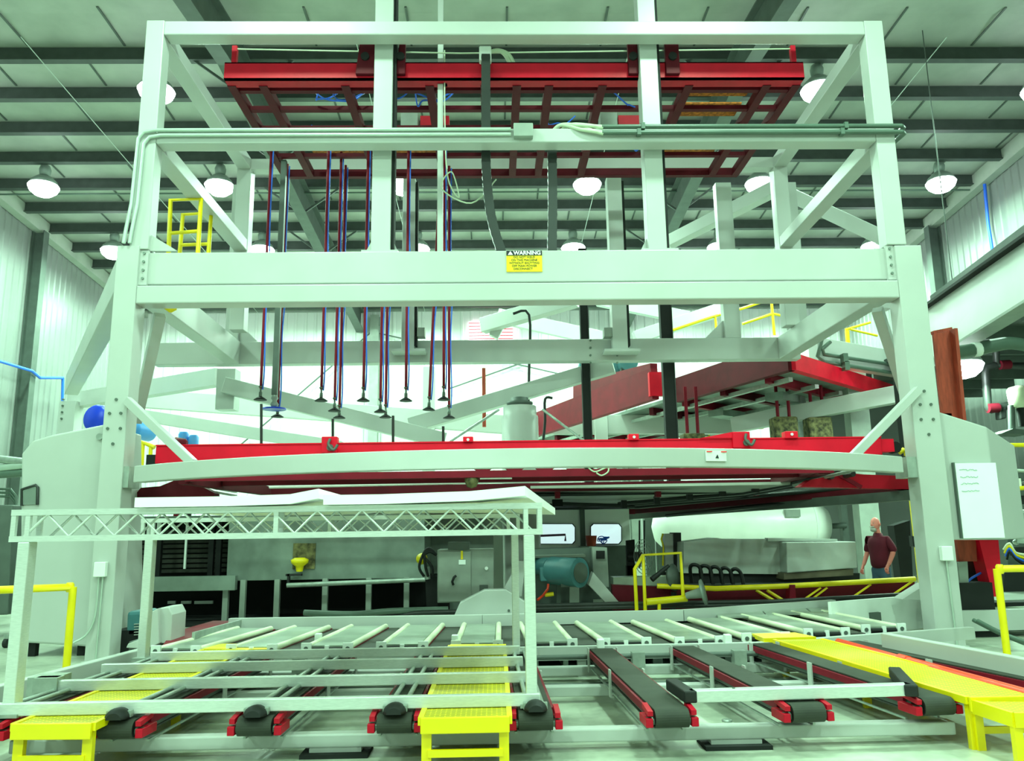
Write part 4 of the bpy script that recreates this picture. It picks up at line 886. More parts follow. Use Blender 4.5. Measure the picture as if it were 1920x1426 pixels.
# foam boards
def sheet(pts, th, label):   # grid of rows [(front...),(back...)]
    n = len(pts[0]); vs = []
    for z_ in (0, th):
        for r_ in pts: vs += [V(p) + V((0, 0, z_)) for p in r_]
    m = len(pts); idx = lambda k, r_, c: k * m * n + r_ * n + c; fs = []
    for r_ in range(m - 1):
        for c in range(n - 1):
            fs += [(idx(0, r_, c), idx(0, r_ + 1, c), idx(0, r_ + 1, c + 1), idx(0, r_, c + 1)), (idx(1, r_, c), idx(1, r_, c + 1), idx(1, r_ + 1, c + 1), idx(1, r_ + 1, c))]
    for c in range(n - 1): fs += [(idx(0, 0, c), idx(0, 0, c + 1), idx(1, 0, c + 1), idx(1, 0, c)), (idx(0, m - 1, c + 1), idx(0, m - 1, c), idx(1, m - 1, c), idx(1, m - 1, c + 1))]
    for r_ in range(m - 1): fs += [(idx(0, r_ + 1, 0), idx(0, r_, 0), idx(1, r_, 0), idx(1, r_ + 1, 0)), (idx(0, r_, n - 1), idx(0, r_ + 1, n - 1), idx(1, r_ + 1, n - 1), idx(1, r_, n - 1))]
    o = MB().add(vs, fs).build('foam_board', 'foam'); return tag(o, label, 'foam board', 'white foam boards on the cart')
zs = zf1 + .005
sheet([[(-2.80, 6.35, zs), (-2.1, 6.35, zs), (-1.6, 6.35, zs + .01), (-1.38, 6.35, zs + .05)], [(-3.0, 9.2, zs - .02), (-2.2, 9.2, zs - .02), (-1.6, 9.2, zs - .02), (-1.3, 9.2, zs)]], .075, 'white foam board on top of the cart, the left one with a lifted right corner')
sheet([[(-1.34, 6.35, zs), (-.9, 6.35, zs), (-.2, 6.35, zs + .015), (.24, 6.35, zs + .05)], [(-1.2, 9.3, zs - .02), (-.6, 9.3, zs - .02), (.2, 9.35, zs - .03), (.70, 9.4, zs - .05)]], .075, 'white foam board on top of the cart, the right one overhanging its end')
# ================================================================== SHORT BUMPER BAR ON THE RIGHT BELTS
a, b = aZ(1292, 1304, .42), aZ(1706, 1291, .42)
bb = thing('bumper_bar', (a + b) / 2 - V((0, 0, .05)), 'short pale aluminium bar with black end bumpers lying across the right belts', 'bumper bar')
MB().bar(a, b, .09, .09).build('bar', 'alu', bb, .008)
for p, uv in ((a, (1262, 1284)), (b, (1680, 1262))):
    q = aZ(*uv, .42); MB().bar(p + (p - q) * .12, q + (q - p) * .1, .10, .09).build('bumper', 'black', bb, .012)
MB().tube(a.lerp(b, .2) + V((0, 0, .04)), a.lerp(b, .2) + V((0, 0, .052)), .012, n=8).build('bolt', 'boltm', bb)
# white sheets of paper on the floor behind the belts
for u, v, lab in ((715, 1267, 'pale flat tray on the floor behind the cart bars'), (1230, 1263, 'pale flat tray on the floor behind the first open belt')):
    p = aZ(u, v, 0); tag(MB().box(p.x - .25, p.x + .25, p.y - .12, p.y + .12, .0, .03).build('floor_tray', 'white'), lab, 'tray')
p = aZ(1363, 1352, .0); tag(MB().lathe((p.x, p.y, 0), [(.045, 0), (.045, .015), (.03, .02)]).build('floor_bolt', 'galv'), 'small grey bolt head lying on the floor behind the front tube', 'bolt')
# ================================================================== BACKGROUND MACHINERY
def sl(o, name, m, pts, Y, d, bev=0.): return MB().slab(pts, Y, d).build(name, m, o, bev)
ov = thing('curing_oven', (-4.4, 16, 0), 'long dull steel oven box with an open dark left end, standing on legs', 'oven')
xa, xb, xc = aY(226, 1050, 16).x, aY(426, 1050, 16).x, aY(796, 1050, 16).x
zl, zh = aY(600, 1086, 16).z, 2.05
MB().box(xb, xc, 16, 17.6, zl, zh).build('steel_panel', 'steelwall', ov, .01)
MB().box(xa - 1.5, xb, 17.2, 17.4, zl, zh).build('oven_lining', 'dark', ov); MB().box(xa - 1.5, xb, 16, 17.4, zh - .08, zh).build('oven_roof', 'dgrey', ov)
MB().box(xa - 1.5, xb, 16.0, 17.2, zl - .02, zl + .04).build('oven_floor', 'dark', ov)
for k in range(9): MB().box(xa - 1.2, xb - .05, 17.1, 17.18, zl + .12 + k * .10, zl + .19 + k * .10).build('stacked_tray', mat('dark_tray', (70, 72, 64), .8, var=.3, scale=5) if k == 0 else bpy.data.materials['dark_tray'], ov)  # trays share one mottled dark grey
for u in (300, 398, 412): p = aY(u, 1040, 16.6); MB().box(p.x - .05, p.x + .05, 16.5, 16.6, zl, zh).build('door_post', 'dark', ov)
p = aY(347, 1040, 16.3); MB().box(p.x - .02, p.x + .02, 16.3, 16.34, aY(347, 1066, 16.3).z, zh).build('door_edge', 'white', ov)
a, b = aY(235, 1082, 15.8), aY(440, 1106, 15.8)
MB().box(a.x, b.x, 15.8, 15.95, b.z, a.z).build('front_beam', 'steelwall', ov)
for u in (423, 455, 519, 609, 691, 762): p = aY(u, 1100, 15.9); MB().box(p.x - .05, p.x + .05, 15.9, 16.0, 0, zl + .02).build('leg', 'grey', ov)
MB().box(xa - 1.2, xc + .4, 17.5, 17.6, 0, zl).build('shade_backing', 'dark', ov); MB().box(xa - 1.2, xc + .5, 15.6, 17.6, 0, .03).build('shade_floor_sheet', 'dark', ov)  # dark sheets added to paint the gloom beneath the oven
sl(ov, 'stained_recess', 'camo', [(550, 1018), (592, 1018), (590, 1066), (548, 1066)], 15.97, .03)
for u0, u1 in ((316, 330), (341, 359), (366, 400)): p, q = aY(u0, 1126, 17.3), aY(u1, 1131, 17.3); MB().box(p.x, q.x, 17.25, 17.3, q.z, p.z).build('painted_light_strip', 'white', ov)  # white bars painted in for strips of light in the dark
MB().tube(aY(538, 1097, 15.7), aY(800, 1086, 15.7), .045).build('air_pipe', 'galv', ov)
tag(MB().box(aY(797, 1000, 17.9).x, aY(925, 1000, 17.9).x, 17.9, 18.0, 0, 2.05).build('partition_panel', 'steelwall'), 'dull grey steel partition behind the electrical cabinet', 'panel')
nz = thing('valve_nozzle', aY(562, 1070, 15.85), 'yellow valve nozzle on the stained oven panel behind the cart truss', 'valve')
p = aY(562, 1055, 15.85); MB().lathe(p, [(.06, -.16), (.08, -.06), (.16, .0), (.17, .06), (.1, .10)], n=14).build('nozzle', 'yellow', nz)
MB().box(p.x - .25, p.x + .05, 15.8, 15.9, p.z - .24, p.z - .2).build('arm', 'black', nz); MB().box(p.x - .22, p.x - .18, 15.8, 15.9, p.z - .4, p.z - .2).build('arm', 'black', nz)
vs_ = thing('valve_stand', (aY(805, 1100, 14.8).x, 14.8, 0), 'black hose stand with a yellow valve left of the grey electrical cabinet', 'valve stand')
sl(vs_, 'stand', 'dark', [(797, 1080), (820, 1080), (820, 1142), (800, 1142)], 14.8, .2)
p = aY(791, 1047, 14.8); MB().lathe(p, [(.05, -.1), (.1, -.04), (.1, .05), (.04, .1)], axis=(0, -1, 0)).build('valve', 'yellow', vs_)
p = aY(800, 1062, 14.8); MB().tube(p, p + V((.02, 0, -.22)), .05).build('cylinder', 'galv', vs_)
for k in range(3): MB().path([aY(795 + 8 * k, 1080, 14.75), aY(786 + 12 * k, 1062, 14.7), aY(796, 1034 + 4 * k, 14.7), aY(806, 1028 + 3 * k, 14.7), aY(818, 1040, 14.75)], .025, n=7, smooth_steps=5).build('hose', 'black', vs_)
cb = thing('electrical_cabinet', (aY(870, 1130, 14.2).x, 14.2, 0), 'grey green electrical cabinet with a door handle left of the motors', 'cabinet')
sl(cb, 'body', 'grey', [(820, 1030), (926, 1028), (926, 1128), (820, 1130)], 14.2, .6, .015)
sl(cb, 'door', 'grey', [(822, 1034), (883, 1033), (883, 1127), (822, 1128)], 14.17, .03, .008); sl(cb, 'top_box', 'dgrey', [(840, 1016), (880, 1016), (880, 1030), (840, 1030)], 14.15, .3)
sl(cb, 'vent', 'dgrey', [(899, 1096), (915, 1096), (915, 1108), (899, 1108)], 14.18, .02); sl(cb, 'label_plate', 'board', [(860, 1049), (873, 1049), (873, 1058), (860, 1058)], 14.15, .02); sl(cb, 'label_strip', 'signy', [(864, 1032), (868, 1032), (868, 1048), (864, 1048)], 14.15, .02)
MB().path([aY(850, 1096, 14.12), aY(848, 1090, 14.1), aY(851, 1082, 14.1), aY(855, 1079, 14.12)], .022, n=7).build('handle', 'black', cb)
p = aY(912, 1065, 14.16); MB().tube(p, p + V((0, .04, 0)), .03).build('button', 'white', cb); MB().box(p.x - 1.1, p.x + .15, 14.2, 14.7, 0, .22).build('plinth', 'dark', cb)
o = thing('guard_plate', aY(910, 1164, 12.9), 'pale folded sheet guard with cut corners behind the central walkway', 'guard')
sl(o, 'plate', 'frame', [(848, 1162), (862, 1130), (908, 1106), (948, 1105), (985, 1128), (992, 1162)], 12.9, .35, .01)
p = aY(954, 1144, 12.9); MB().tube(p + V((0, -.01, 0)), p + V((0, .02, 0)), .02).build('latch', 'dgrey', o)
MB().box(-.5, .4, 12.95, 13.2, 0, .3).build('foot', 'dgrey', o)
o = sl(None, 'inclined_plate', 'frame', [(943, 1106), (972, 1052), (985, 1052), (978, 1118)], 13.6, .2); tag(o, 'pale inclined plate behind the cart leg, above the folded guard', 'plate')
dm = thing('drive_machine', (1.5, 15.2, 0), 'dark grey green drive machine with flat table behind the teal motors', 'drive machine')
sl(dm, 'body', 'dgrey', [(985, 1030), (1112, 1026), (1112, 1132), (985, 1135)], 15.2, 1.0); sl(dm, 'end_cabinet', 'grey', [(1110, 1025), (1138, 1026), (1142, 1100), (1114, 1098)], 15.0, .5)
sl(dm, 'dial_box', 'dark', [(1118, 1032), (1134, 1032), (1134, 1047), (1118, 1047)], 14.97, .03); sl(dm, 'table', 'grey', [(985, 1042), (1098, 1039), (1098, 1044), (985, 1046)], 14.8, .5)
sl(dm, 'leg', 'grey', [(1068, 1096), (1086, 1096), (1086, 1132), (1068, 1132)], 14.7, .1); sl(dm, 'leg', 'dgrey', [(1044, 1096), (1052, 1096), (1052, 1132), (1044, 1132)], 14.7, .1)
sl(dm, 'chute', 'frame', [(1104, 1096), (1112, 1072), (1162, 1130), (1140, 1134)], 14.5, .3); MB().box(.7, 2.3, 14.9, 15.1, 0, .35).build('base', 'dark', dm)
mo = thing('electric_motor', aY(1075, 1096, 14.3), 'big teal electric motor with a round end cover at the middle right', 'motor', 'teal motors of the drive')
p = aY(1085, 1073, 14.0); q = p + V((-.42, .45, .02))
MB().tube(p, q, .24, n=24).build('motor_body', 'teal', mo); MB().tube(p + V((.02, -.02, 0)), p, .25, n=24).build('end_bell', 'teal', mo); MB().tube(p + V((.035, -.04, 0)), p + V((.01, -.01, 0)), .17, n=20).build('fan_grille', 'dgrey', mo)
sl(mo, 'foot', 'dgrey', [(1052, 1094), (1098, 1094), (1098, 1100), (1052, 1100)], 14.1, .3)
m2 = thing('electric_motor', aY(1025, 1092, 14.4), 'smaller teal motor with a terminal box close right of the cart leg', 'motor', 'teal motors of the drive')
sl(m2, 'terminal_box', 'teal', [(1012, 1064), (1038, 1062), (1038, 1088), (1014, 1090)], 14.3, .25, .02); p = aY(1033, 1062, 14.6); MB().tube(p, p + V((-.2, .4, 0)), .16, n=18).build('motor_body', 'teal', m2)
MB().path([aY(1028, 1094, 14.3), aY(1027, 1104, 14.3), aY(1018, 1116, 14.2), aY(1008, 1124, 14.1)], .022, n=7).build('cable', 'orange', m2); MB().tube(aY(1022, 1115, 14.3), aY(1038, 1113, 14.3), .035).build('grease_line', 'yellow', m2)
gm = thing('electric_motor', aY(255, 1190, 11.9), 'teal ribbed motor beside the foot of the left column', 'motor')
sl(gm, 'motor_body', 'teal', [(237, 1146), (276, 1144), (272, 1192), (235, 1196)], 12.1, .45, .05)
for k in range(5): sl(gm, 'cooling_fin', 'frame', [(251, 1169 + 5 * k), (270, 1168 + 5 * k), (270, 1169.5 + 5 * k), (251, 1170.5 + 5 * k)], 12.07, .03)
MB().box(-5.5, -5.0, 12.1, 12.5, 0, .35).build('pedestal', 'dark', gm)
o = thing('belt_guard', aY(290, 1210, 11.2), 'pale sheet belt guard with a sloping top behind the rear cart leg', 'guard')
sl(o, 'front_cover', 'frame', [(236, 1214), (240, 1206), (262, 1198), (280, 1148), (296, 1140), (298, 1206), (274, 1216)], 11.2, .12, .01); sl(o, 'side_cover', 'frame', [(296, 1140), (316, 1138), (323, 1152), (320, 1205), (298, 1206)], 11.3, .5, .01)
MB().box(-4.9, -4.5, 11.25, 11.7, 0, .3).build('foot', 'dgrey', o)
# control booth with windows
bo = thing('control_booth', (3, 20.5, 0), 'grey control booth with two rounded windows at the back centre', 'booth')
A_ = aY(915, 975, 20.5); B_ = aY(1180, 975, 20.5)
MB().box(A_.x, B_.x, 20.5, 22.5, 0, 2.6).build('wall', 'tank', bo)
glass = mat('daylit_booth_glass', (196, 226, 226), .15, var=.12, scale=.9, emit=1.1)
for u0, u1 in ((1004, 1079), (1107, 1166)):
    pts = [(u0 + 4, 1020), (u0, 1014), (u0, 986), (u0 + 5, 981), (u1 - 5, 981), (u1, 987), (u1, 1014), (u1 - 5, 1020)]
    w = sl(bo, 'window_frame', 'dark', pts, 20.46, .05)
    sl(w, 'window_pane', glass, [(u0 + (4 if u < (u0 + u1) / 2 else -4) * .0 + (u - u0) * ((u1 - u0 - 3) / (u1 - u0)) + 1.5, v * .93 + 1000 * .07) for u, v in [(u, v) for u, v in pts]], 20.44, .03)
p = aY(1093, 1000, 20.4); MB().box(p.x - .06, p.x + .06, 20.4, 20.5, 0, 2.6).build('mullion', 'dgrey', bo)
o = MB().path([aY(1012, 1004, 20.3), aY(1060, 1002, 20.3), aY(1060, 1014, 20.3)], .03, n=7).build('pipe_bracket', mat('purple_paint', (128, 84, 120), .5)); tag(o, 'thin purple bracket in front of the left booth window', 'bracket')
o = thing('bucket', aY(1109, 1023, 20.2), 'small dark bucket standing before the booth between its windows', 'bucket'); p = aY(1109, 1023, 20.2)
MB().lathe(p, [(.11, 0), (.14, .24), (.15, .25), (.13, .25), (.1, .02)]).build('pail', 'rust', o); MB().box(p.x - .3, p.x + .9, 20.1, 20.4, 0, p.z).build('shelf', 'dgrey', o)
random.seed(9); pts = [aY(1118 + 26 * random.random(), 1006 + 14 * random.random(), 20.3 - .1 * random.random()) for k in range(22)]
tag(MB().path(pts, .012, n=6, smooth_steps=4).build('cable_tangle', 'bluehose'), 'tangle of blue cable lying before the right booth window', 'cable')
# fans and post group
fn = thing('pedestal_fan', (aY(1180, 1080, 17.5).x, 17.5, 0), 'black pedestal fan with round wire guard beside the yellow cage', 'fan')
sl(fn, 'stand', 'dark', [(1175, 1013), (1190, 1011), (1192, 1082), (1177, 1082)], 17.5, .15); p = aY(1205, 1043, 17.4)
for k in range(5): MB().path([(p.x + (.06 + .075 * k) * .55 * math.cos(t * .3142), 17.4 - .02 * k, p.z + (.06 + .075 * k) * math.sin(t * .3142)) for t in range(21)], .008, n=5).build('guard_ring', 'galv', fn)
for k in range(8): MB().tube(p, (p.x + .2 * math.cos(k * .785), 17.4, p.z + .36 * math.sin(k * .785)), .007, n=5).build('guard_spoke', 'galv', fn)
MB().tube(p + V((-.3, .1, 0)), p + V((0, .05, 0)), .1).build('motor', 'black', fn); MB().box(fn.location.x - .05, fn.location.x + .12, 17.5, 17.65, 0, .9).build('base_post', 'dark', fn)
for k in range(3): MB().lathe(p + V((0, .04, 0)), [(.02, 0), (.02, .02)], axis=(0, 1, 0)).bar(p + V((0, .04, 0)), p + V((.16 * math.cos(2.1 * k), .04, .28 * math.sin(2.1 * k))), .02, .12, up=(0, 1, 0)).build('blade', 'grey', fn)
po = thing('black_cabinet', (aY(1268, 1040, 17).x, 17, 0), 'tall narrow black cabinet with a pale front strip left of the steel mould', 'cabinet')
sl(po, 'body', 'black', [(1263, 998), (1277, 998), (1278, 1075), (1264, 1075)], 17, .4); sl(po, 'front_strip', 'frame', [(1246, 1000), (1263, 1000), (1264, 1072), (1248, 1072)], 17.05, .3); sl(po, 'base', 'dark', [(1246, 1072), (1278, 1072), (1278, 1100), (1246, 1100)], 17.1, .3)
MB().path([aY(1243, 1000, 17), aY(1240, 1010, 17), aY(1244, 1024, 17), aY(1243, 1060, 17)], .02, n=6).build('yellow_hose', 'yellow', po)
for u in (1218, 1240): tag(MB().box(aY(u, 990, 24).x - .14, aY(u, 990, 24).x + .14, 24, 24.3, 0, 3.2).build('steel_post', 'dgrey'), 'dark upright steel post behind the fan, %s one of the pair' % ('left' if u < 1230 else 'right'), 'post', 'posts behind the fan')
for u in (1208, 1199): tag(MB().tube(aY(u, 975, 17.8), aY(u, 1040, 17.8), .02, n=6).build('hanging_pipe', 'pipe'), 'thin pipe hanging above the pedestal fan, %s of the pair' % ('right' if u > 1203 else 'left'), 'pipe')
cg = thing('pipe_cage', aY(1240, 1148, 13.4), 'yellow pipe cage frame standing at the far edge of the deck', 'cage frame')
pp = lambda nm, pts, r=.03, Y=13.4: MB().path([aY(u, v, Y) for u, v in pts], r, n=8).build(nm, 'yellow', cg)
pp('left_frame', [(1194, 1150), (1190, 1066), (1206, 1040)]); pp('top_frame', [(1210, 1150), (1206, 1040), (1276, 1036), (1281, 1120)]); pp('bottom_bar', [(1212, 1128), (1288, 1121)], .055); pp('leg', [(1236, 1148), (1236, 1128)])
ds = thing('disc_blower', aY(1315, 1128, 13.2), 'clear round disc on a grey hub at the end of the yellow cage bar', 'disc')
p = aY(1318, 1110, 13.2); ax = V((.85, -.35, .2)).normalized(); MB().lathe(p, [(.02, -.02), (.2, -.01), (.21, .02), (.02, .03)], axis=ax).build('disc', 'steelwall', ds); MB().tube(p - ax * .28, p, .05, .09).build('hub', 'grey', ds)
bd = thing('disc_blower', aY(1250, 1095, 14.5), 'dark round blower disc with a black nozzle inside the yellow cage', 'disc')
p = aY(1262, 1082, 14.5); MB().lathe(p, [(.02, -.05), (.22, -.03), (.24, .02), (.02, .05)], axis=V((.8, -.6, .1))).build('disc', 'dgrey', bd); MB().tube(aY(1222, 1086, 14.3), aY(1254, 1060, 14.4), .05, .03).build('nozzle', 'black', bd); MB().tube(p + V((0, 0, -.25)), p + V((-.05, 0, -.7)), .05).build('stand', 'dark', bd)
# white tank
tk = thing('white_tank', (aY(1400, 990, 23).x, 23, 0), 'long white horizontal tank at the back behind the grey steel mould', 'tank')
a, b = aY(1258, 983, 23), aY(1515, 978, 23); zc = aY(1400, 985, 23).z; r = .72
MB().lathe((a.x, 23, zc), [(.05, -.55), (.4, -.45), (.62, -.22), (r, 0), (r, b.x - a.x), (.66, b.x - a.x + .25), (.45, b.x - a.x + .5), (.2, b.x - a.x + .6), (.02, b.x - a.x + .62)], axis=(1, 0, 0), n=32).build('shell', 'tank', tk)
MB().lathe((a.x, 23, zc), [(r + .01, b.x - a.x - .03), (r + .02, b.x - a.x), (r + .01, b.x - a.x + .03)], axis=(1, 0, 0), n=32).build('band', 'white', tk)
q = aY(1489, 965, 22.2); MB().box(q.x - .2, q.x + .2, 22.25, 22.5, q.z - .05, q.z + .15).build('name_plate', 'grey', tk)
for x in (a.x + .5, b.x - .4): MB().box(x - .15, x + .15, 22.6, 23.4, 0, zc - .5).build('saddle', 'grey', tk)
MB().path([(b.x + .65, 23, zc - .05), (aY(1586, 985, 23).x, 23, zc - .03)], .08).build('outlet_pipe', 'dgrey', tk)
tag(MB().box(aY(1586, 960, 23).x - .09, aY(1586, 960, 23).x + .09, 23.1, 23.3, 0, 4).build('steel_post', 'dgrey'), 'dark blue grey upright post right of the white tank', 'post')
tag(MB().box(aY(1632, 980, 21).x - .26, aY(1632, 980, 21).x + .26, 21, 21.4, 0, 5.8).build('steel_column', 'grey'), 'wide grey steel column behind the standing man', 'column')
# steel mould
sm_ = thing('steel_mould', (aY(1450, 1080, 16).x, 16, 0), 'large dull grey steel mould box with a stepped lid before the white tank', 'mould')
sl(sm_, 'rear_box', 'mould', [(1282, 1016), (1345, 1008), (1356, 1010), (1568, 1010), (1568, 1016), (1478, 1020), (1478, 1076), (1282, 1074)], 16.4, .8); sl(sm_, 'front_box', 'mould', [(1474, 1016), (1605, 1015), (1608, 1064), (1476, 1074)], 16, .9, .02)
sl(sm_, 'lower_band', 'brown', [(1470, 1074), (1600, 1066), (1600, 1078), (1470, 1086)], 16.05, .8); sl(sm_, 'lid_edge', 'mould', [(1440, 1008), (1570, 1010), (1570, 1014), (1440, 1014)], 16.3, .2)
sl(sm_, 'undercarriage', 'black', [(1282, 1070), (1612, 1074), (1612, 1100), (1282, 1104)], 16.5, .6)
for k in range(5): MB().path([aY(1297 + 19 * k, 1092, 15.4), aY(1294 + 19 * k, 1064 + k * 2, 15.3), aY(1303 + 19 * k, 1058 + k * 2, 15.2), aY(1313 + 19 * k, 1066 + k * 2, 15.2), aY(1318 + 19 * k, 1095, 15.2)], .035, n=7, smooth_steps=5).build('hydraulic_hose', 'black', sm_)
# maroon base with yellow rail
mb = thing('maroon_base', (aY(1450, 1120, 14.2).x, 14.2, 0), 'low dark maroon machine base edged by a yellow rail and slanting yellow bars', 'machine base')
sl(mb, 'side_panel', 'maroon', [(1148, 1096), (1340, 1104), (1715, 1090), (1715, 1142), (1480, 1146), (1150, 1144)], 14.6, .2); sl(mb, 'top_sheet', 'plate', [(1150, 1082), (1260, 1080), (1262, 1098), (1150, 1096)], 14.9, .4)
yr = MB().path([aY(1232, 1098, 14.4), aY(1340, 1103, 14.3), aY(1480, 1098, 14.3), aY(1716, 1085, 14.3)], .045, n=8).build('yellow_rail', 'yellow', mb)
for u0, v0, u1, v1 in ((1418, 1106, 1452, 1126), (1438, 1106, 1470, 1126), (1538, 1102, 1505, 1125), (1550, 1102, 1518, 1126), (1632, 1096, 1597, 1120), (1710, 1090, 1676, 1113)): MB().bar(aY(u0, v0, 14.35), aY(u1, v1, 14.3), .03, .07, up=(0, -1, .3)).build('slanting_bar', 'yellow', mb)
sl(mb, 'post', 'dred', [(1482, 1096), (1491, 1096), (1493, 1128), (1480, 1128)], 14.2, .2)
MB().box(2.3, 6.5, 14.85, 15.9, 0, .62).build('bed', 'dark', mb)
for v in (1127, 1133): MB().path([aY(1000, v + 8, 13.6), aY(1180, v + 4, 13.6), aY(1450, v, 13.7), aY(1716, v - 14, 13.9)], .035, n=8).build('floor_pipe', 'pipe', mb)
o = sl(None, 'support_wedge', 'frame', [(1692, 1123), (1738, 1094), (1738, 1116), (1728, 1124)], 12.6, .3); tag(o, 'pale wedge support against the foot of the right column', 'support')
for k, (u0, v0, uu, vv, m_) in enumerate(((570, 1148, 840, 1142, 'gpipe'), (640, 1152, 860, 1147, 'pipe'))):
    o = MB().path([aY(u0, v0, 14), aY(u0 + 90, v0 + 3, 13.9), aY((u0 + uu) / 2 + 30, (v0 + vv) / 2, 13.8), aY(uu, vv, 13.9)], .05, n=8, smooth_steps=5).build('floor_hose', m_); tag(o, '%s hose lying on the dark floor before the oven' % ('grey green' if k == 0 else 'black'), 'hose')
o = MB().prism([aZ(560, 1152, .04), aZ(850, 1156, .04), aZ(860, 1145, .04), aZ(600, 1145, .04)], (0, 0, .01)).build('floor_mat', 'maroon'); tag(o, 'dark maroon floor patch before the oven', 'floor plate')
# right background
lad = thing('yellow_ladder', (aY(1715, 1080, 16).x, 16, 0), 'yellow caged ladder seen just left of the right column', 'ladder')
MB().bar(aY(1708, 936, 16), aY(1736, 1192, 16), .06, .05).build('stile', 'yellow', lad)
MB().bar(aY(1722, 936, 16.3), aY(1749, 1188, 16.3), .06, .05).build('stile', 'yellow', lad)
for k in range(8): MB().bar(aY(1709 + 1.9 * k, 948 + 18 * k, 16), aY(1725 + 1.9 * k, 947 + 18 * k, 16.3), .05, .04).build('rung', 'yellow', lad)
tag(sl(None, 'dark_panel', 'dark', [(1676, 985), (1706, 975), (1712, 1085), (1690, 1088)], 17.2, .3), 'tall dark panel behind the yellow ladder', 'panel')
sp = thing('spray_gun', aY(1712, 1020, 15.9), 'black and green tool hung on the yellow ladder', 'tool')
sl(sp, 'grip', 'black', [(1710, 1004), (1724, 1008), (1722, 1026), (1712, 1024)], 15.85, .13); sl(sp, 'tank', 'green', [(1718, 1000), (1726, 1000), (1726, 1012), (1719, 1012)], 15.85, .1)
bp_ = thing('duct_pipe', aY(1850, 655, 15), 'dark insulated duct pipe with a pale coupling at the right edge', 'pipe')
MB().path([aY(1784, 661, 15), aY(1824, 656, 15), aY(1860, 648, 15), aY(1895, 643, 15), aY(1940, 650, 15)], .13, smooth_steps=4).build('duct', 'gpipe', bp_); MB().tube(aY(1824, 656, 15), aY(1836, 654, 15), .145).build('coupling', 'white', bp_)
gp = thing('gas_piping', aY(1850, 740, 18), 'black iron pipe run with red valves on the right rear wall', 'pipe')
for pts in ([(1868, 640), (1868, 684), (1920, 686)], [(1868, 684), (1848, 690), (1848, 700), (1852, 762), (1856, 768)], [(1856, 768), (1900, 758)]): MB().path([aY(u, v, 18) for u, v in pts], .09).build('pipe', 'pipe', gp)
for pts in ([(1875, 684), (1893, 683)], [(1852, 765), (1872, 764)]): MB().tube(aY(*pts[0], 17.95), aY(*pts[1], 17.95), .11).build('valve', 'maroon', gp)
sl(gp, 'filter_bowl', 'black', [(1874, 765), (1888, 763), (1888, 784), (1876, 786)], 17.9, .2, .03)
ves = thing('white_vessel', aY(1910, 790, 17), 'off-white rounded vessel on a dark stand at the right edge', 'vessel')
p = aY(1915, 765, 17); MB().lathe(p, [(.02, -.0), (.22, .02), (.24, .4), (.2, .46), (.05, .5)]).build('vessel', 'roller', ves); MB().tube(p + V((0, 0, -.4)), p, .1).build('neck', 'dark', ves)
MB().path([aY(1896, 760, 17), aY(1897, 800, 17), aY(1897, 806, 17)], .07).build('pipe', 'dgrey', ves); sl(ves, 'shelf', 'dgrey', [(1878, 812), (1900, 803), (1930, 806), (1930, 814)], 16.8, .5)
MB().box(9.9, 10.6, 16.9, 17.4, 0, 3.2).build('cabinet', 'dgrey', ves)
yr2 = thing('guard_rail', aY(1900, 880, 15), 'yellow guard rail on the raised floor right of the right enclosure', 'guard rail')
MB().path([aY(1889, 834, 15), aY(1950, 834, 15)], .04).build('top_rail', 'yellow', yr2); MB().path([aY(1894, 834, 15), aY(1902, 885, 15)], .05).build('post', 'yellow', yr2); MB().path([aY(1900, 916, 15), aY(1950, 912, 15)], .04).build('middle_rail', 'yellow', yr2)
eq = thing('pump_skid', (9.6, 15.2, 0), 'cluttered dark pump skid with pipes at the right edge', 'pump skid')
random.seed(11)
sl(eq, 'base', 'dark', [(1885, 1062), (1960, 1060), (1960, 1116), (1880, 1118)], 14.6, .6); sl(eq, 'rear_panel', 'dgrey', [(1886, 880), (1960, 878), (1960, 1062), (1890, 1064)], 16, .3)
for k in range(7): v = 886 + 26 * k; MB().path([aY(1890 + 3 * k, v, 15.4), aY(1905, v - 4, 15.3), aY(1950, v - 2, 15.3)], .06 if k % 2 else .035).build('pipe', ('galv', 'pipe', 'conduit')[k % 3], eq)
for k in range(5): p = aY(1900 + (k % 3) * 8, 905 + 32 * k, 15.2); MB().box(p.x - .09, p.x + .09, 15.1, 15.3, p.z - .08, p.z + .08).build('valve_body', ('white', 'dark', 'grey')[k % 3], eq)
for k in range(4): MB().path([aY(1882 + 2 * k, 1030 + 6 * k, 14.8), aY(1893, 1018 + 5 * k, 14.7), aY(1905, 1036 + 4 * k, 14.7), aY(1930, 1040 + 8 * k, 14.8)], .022, n=6, smooth_steps=4).build('hose', ('roller', 'yellow', 'bluehose', 'black')[k], eq)
# left background
lp_ = thing('pipe_run', aY(20, 880, 15), 'three grey pipes running behind the left enclosure at the left edge', 'pipes')
for v0, v1, m_ in ((856, 866, 'galv'), (882, 872, 'conduit'), (892, 886, 'gpipe')): MB().path([aY(-40, v0, 15), aY(48, v1, 14.4)], .07).build('pipe', m_, lp_)
for k in range(3): MB().path([aY(-30, 915 + 7 * k, 15), aY(20, 917 + 7 * k, 15), aY(30, 930 + 7 * k, 15), aY(28, 960, 15)], .025, n=6).build('hose', 'gpipe', lp_)
MB().box(-9.9, -9.5, 15, 15.3, 0, 3.0).build('stand', 'dgrey', lp_)
lb = thing('grey_cabinet', aY(0, 1130, 14), 'dark grey cabinet at the left edge behind the cart leg', 'cabinet')
sl(lb, 'body', 'dgrey', [(-40, 946), (24, 946), (17, 1100), (14, 1152), (-40, 1154)], 14.4, .6, .02); MB().box(-9.6, -8.9, 14.5, 14.9, 0, .5).build('base', 'dark', lb)
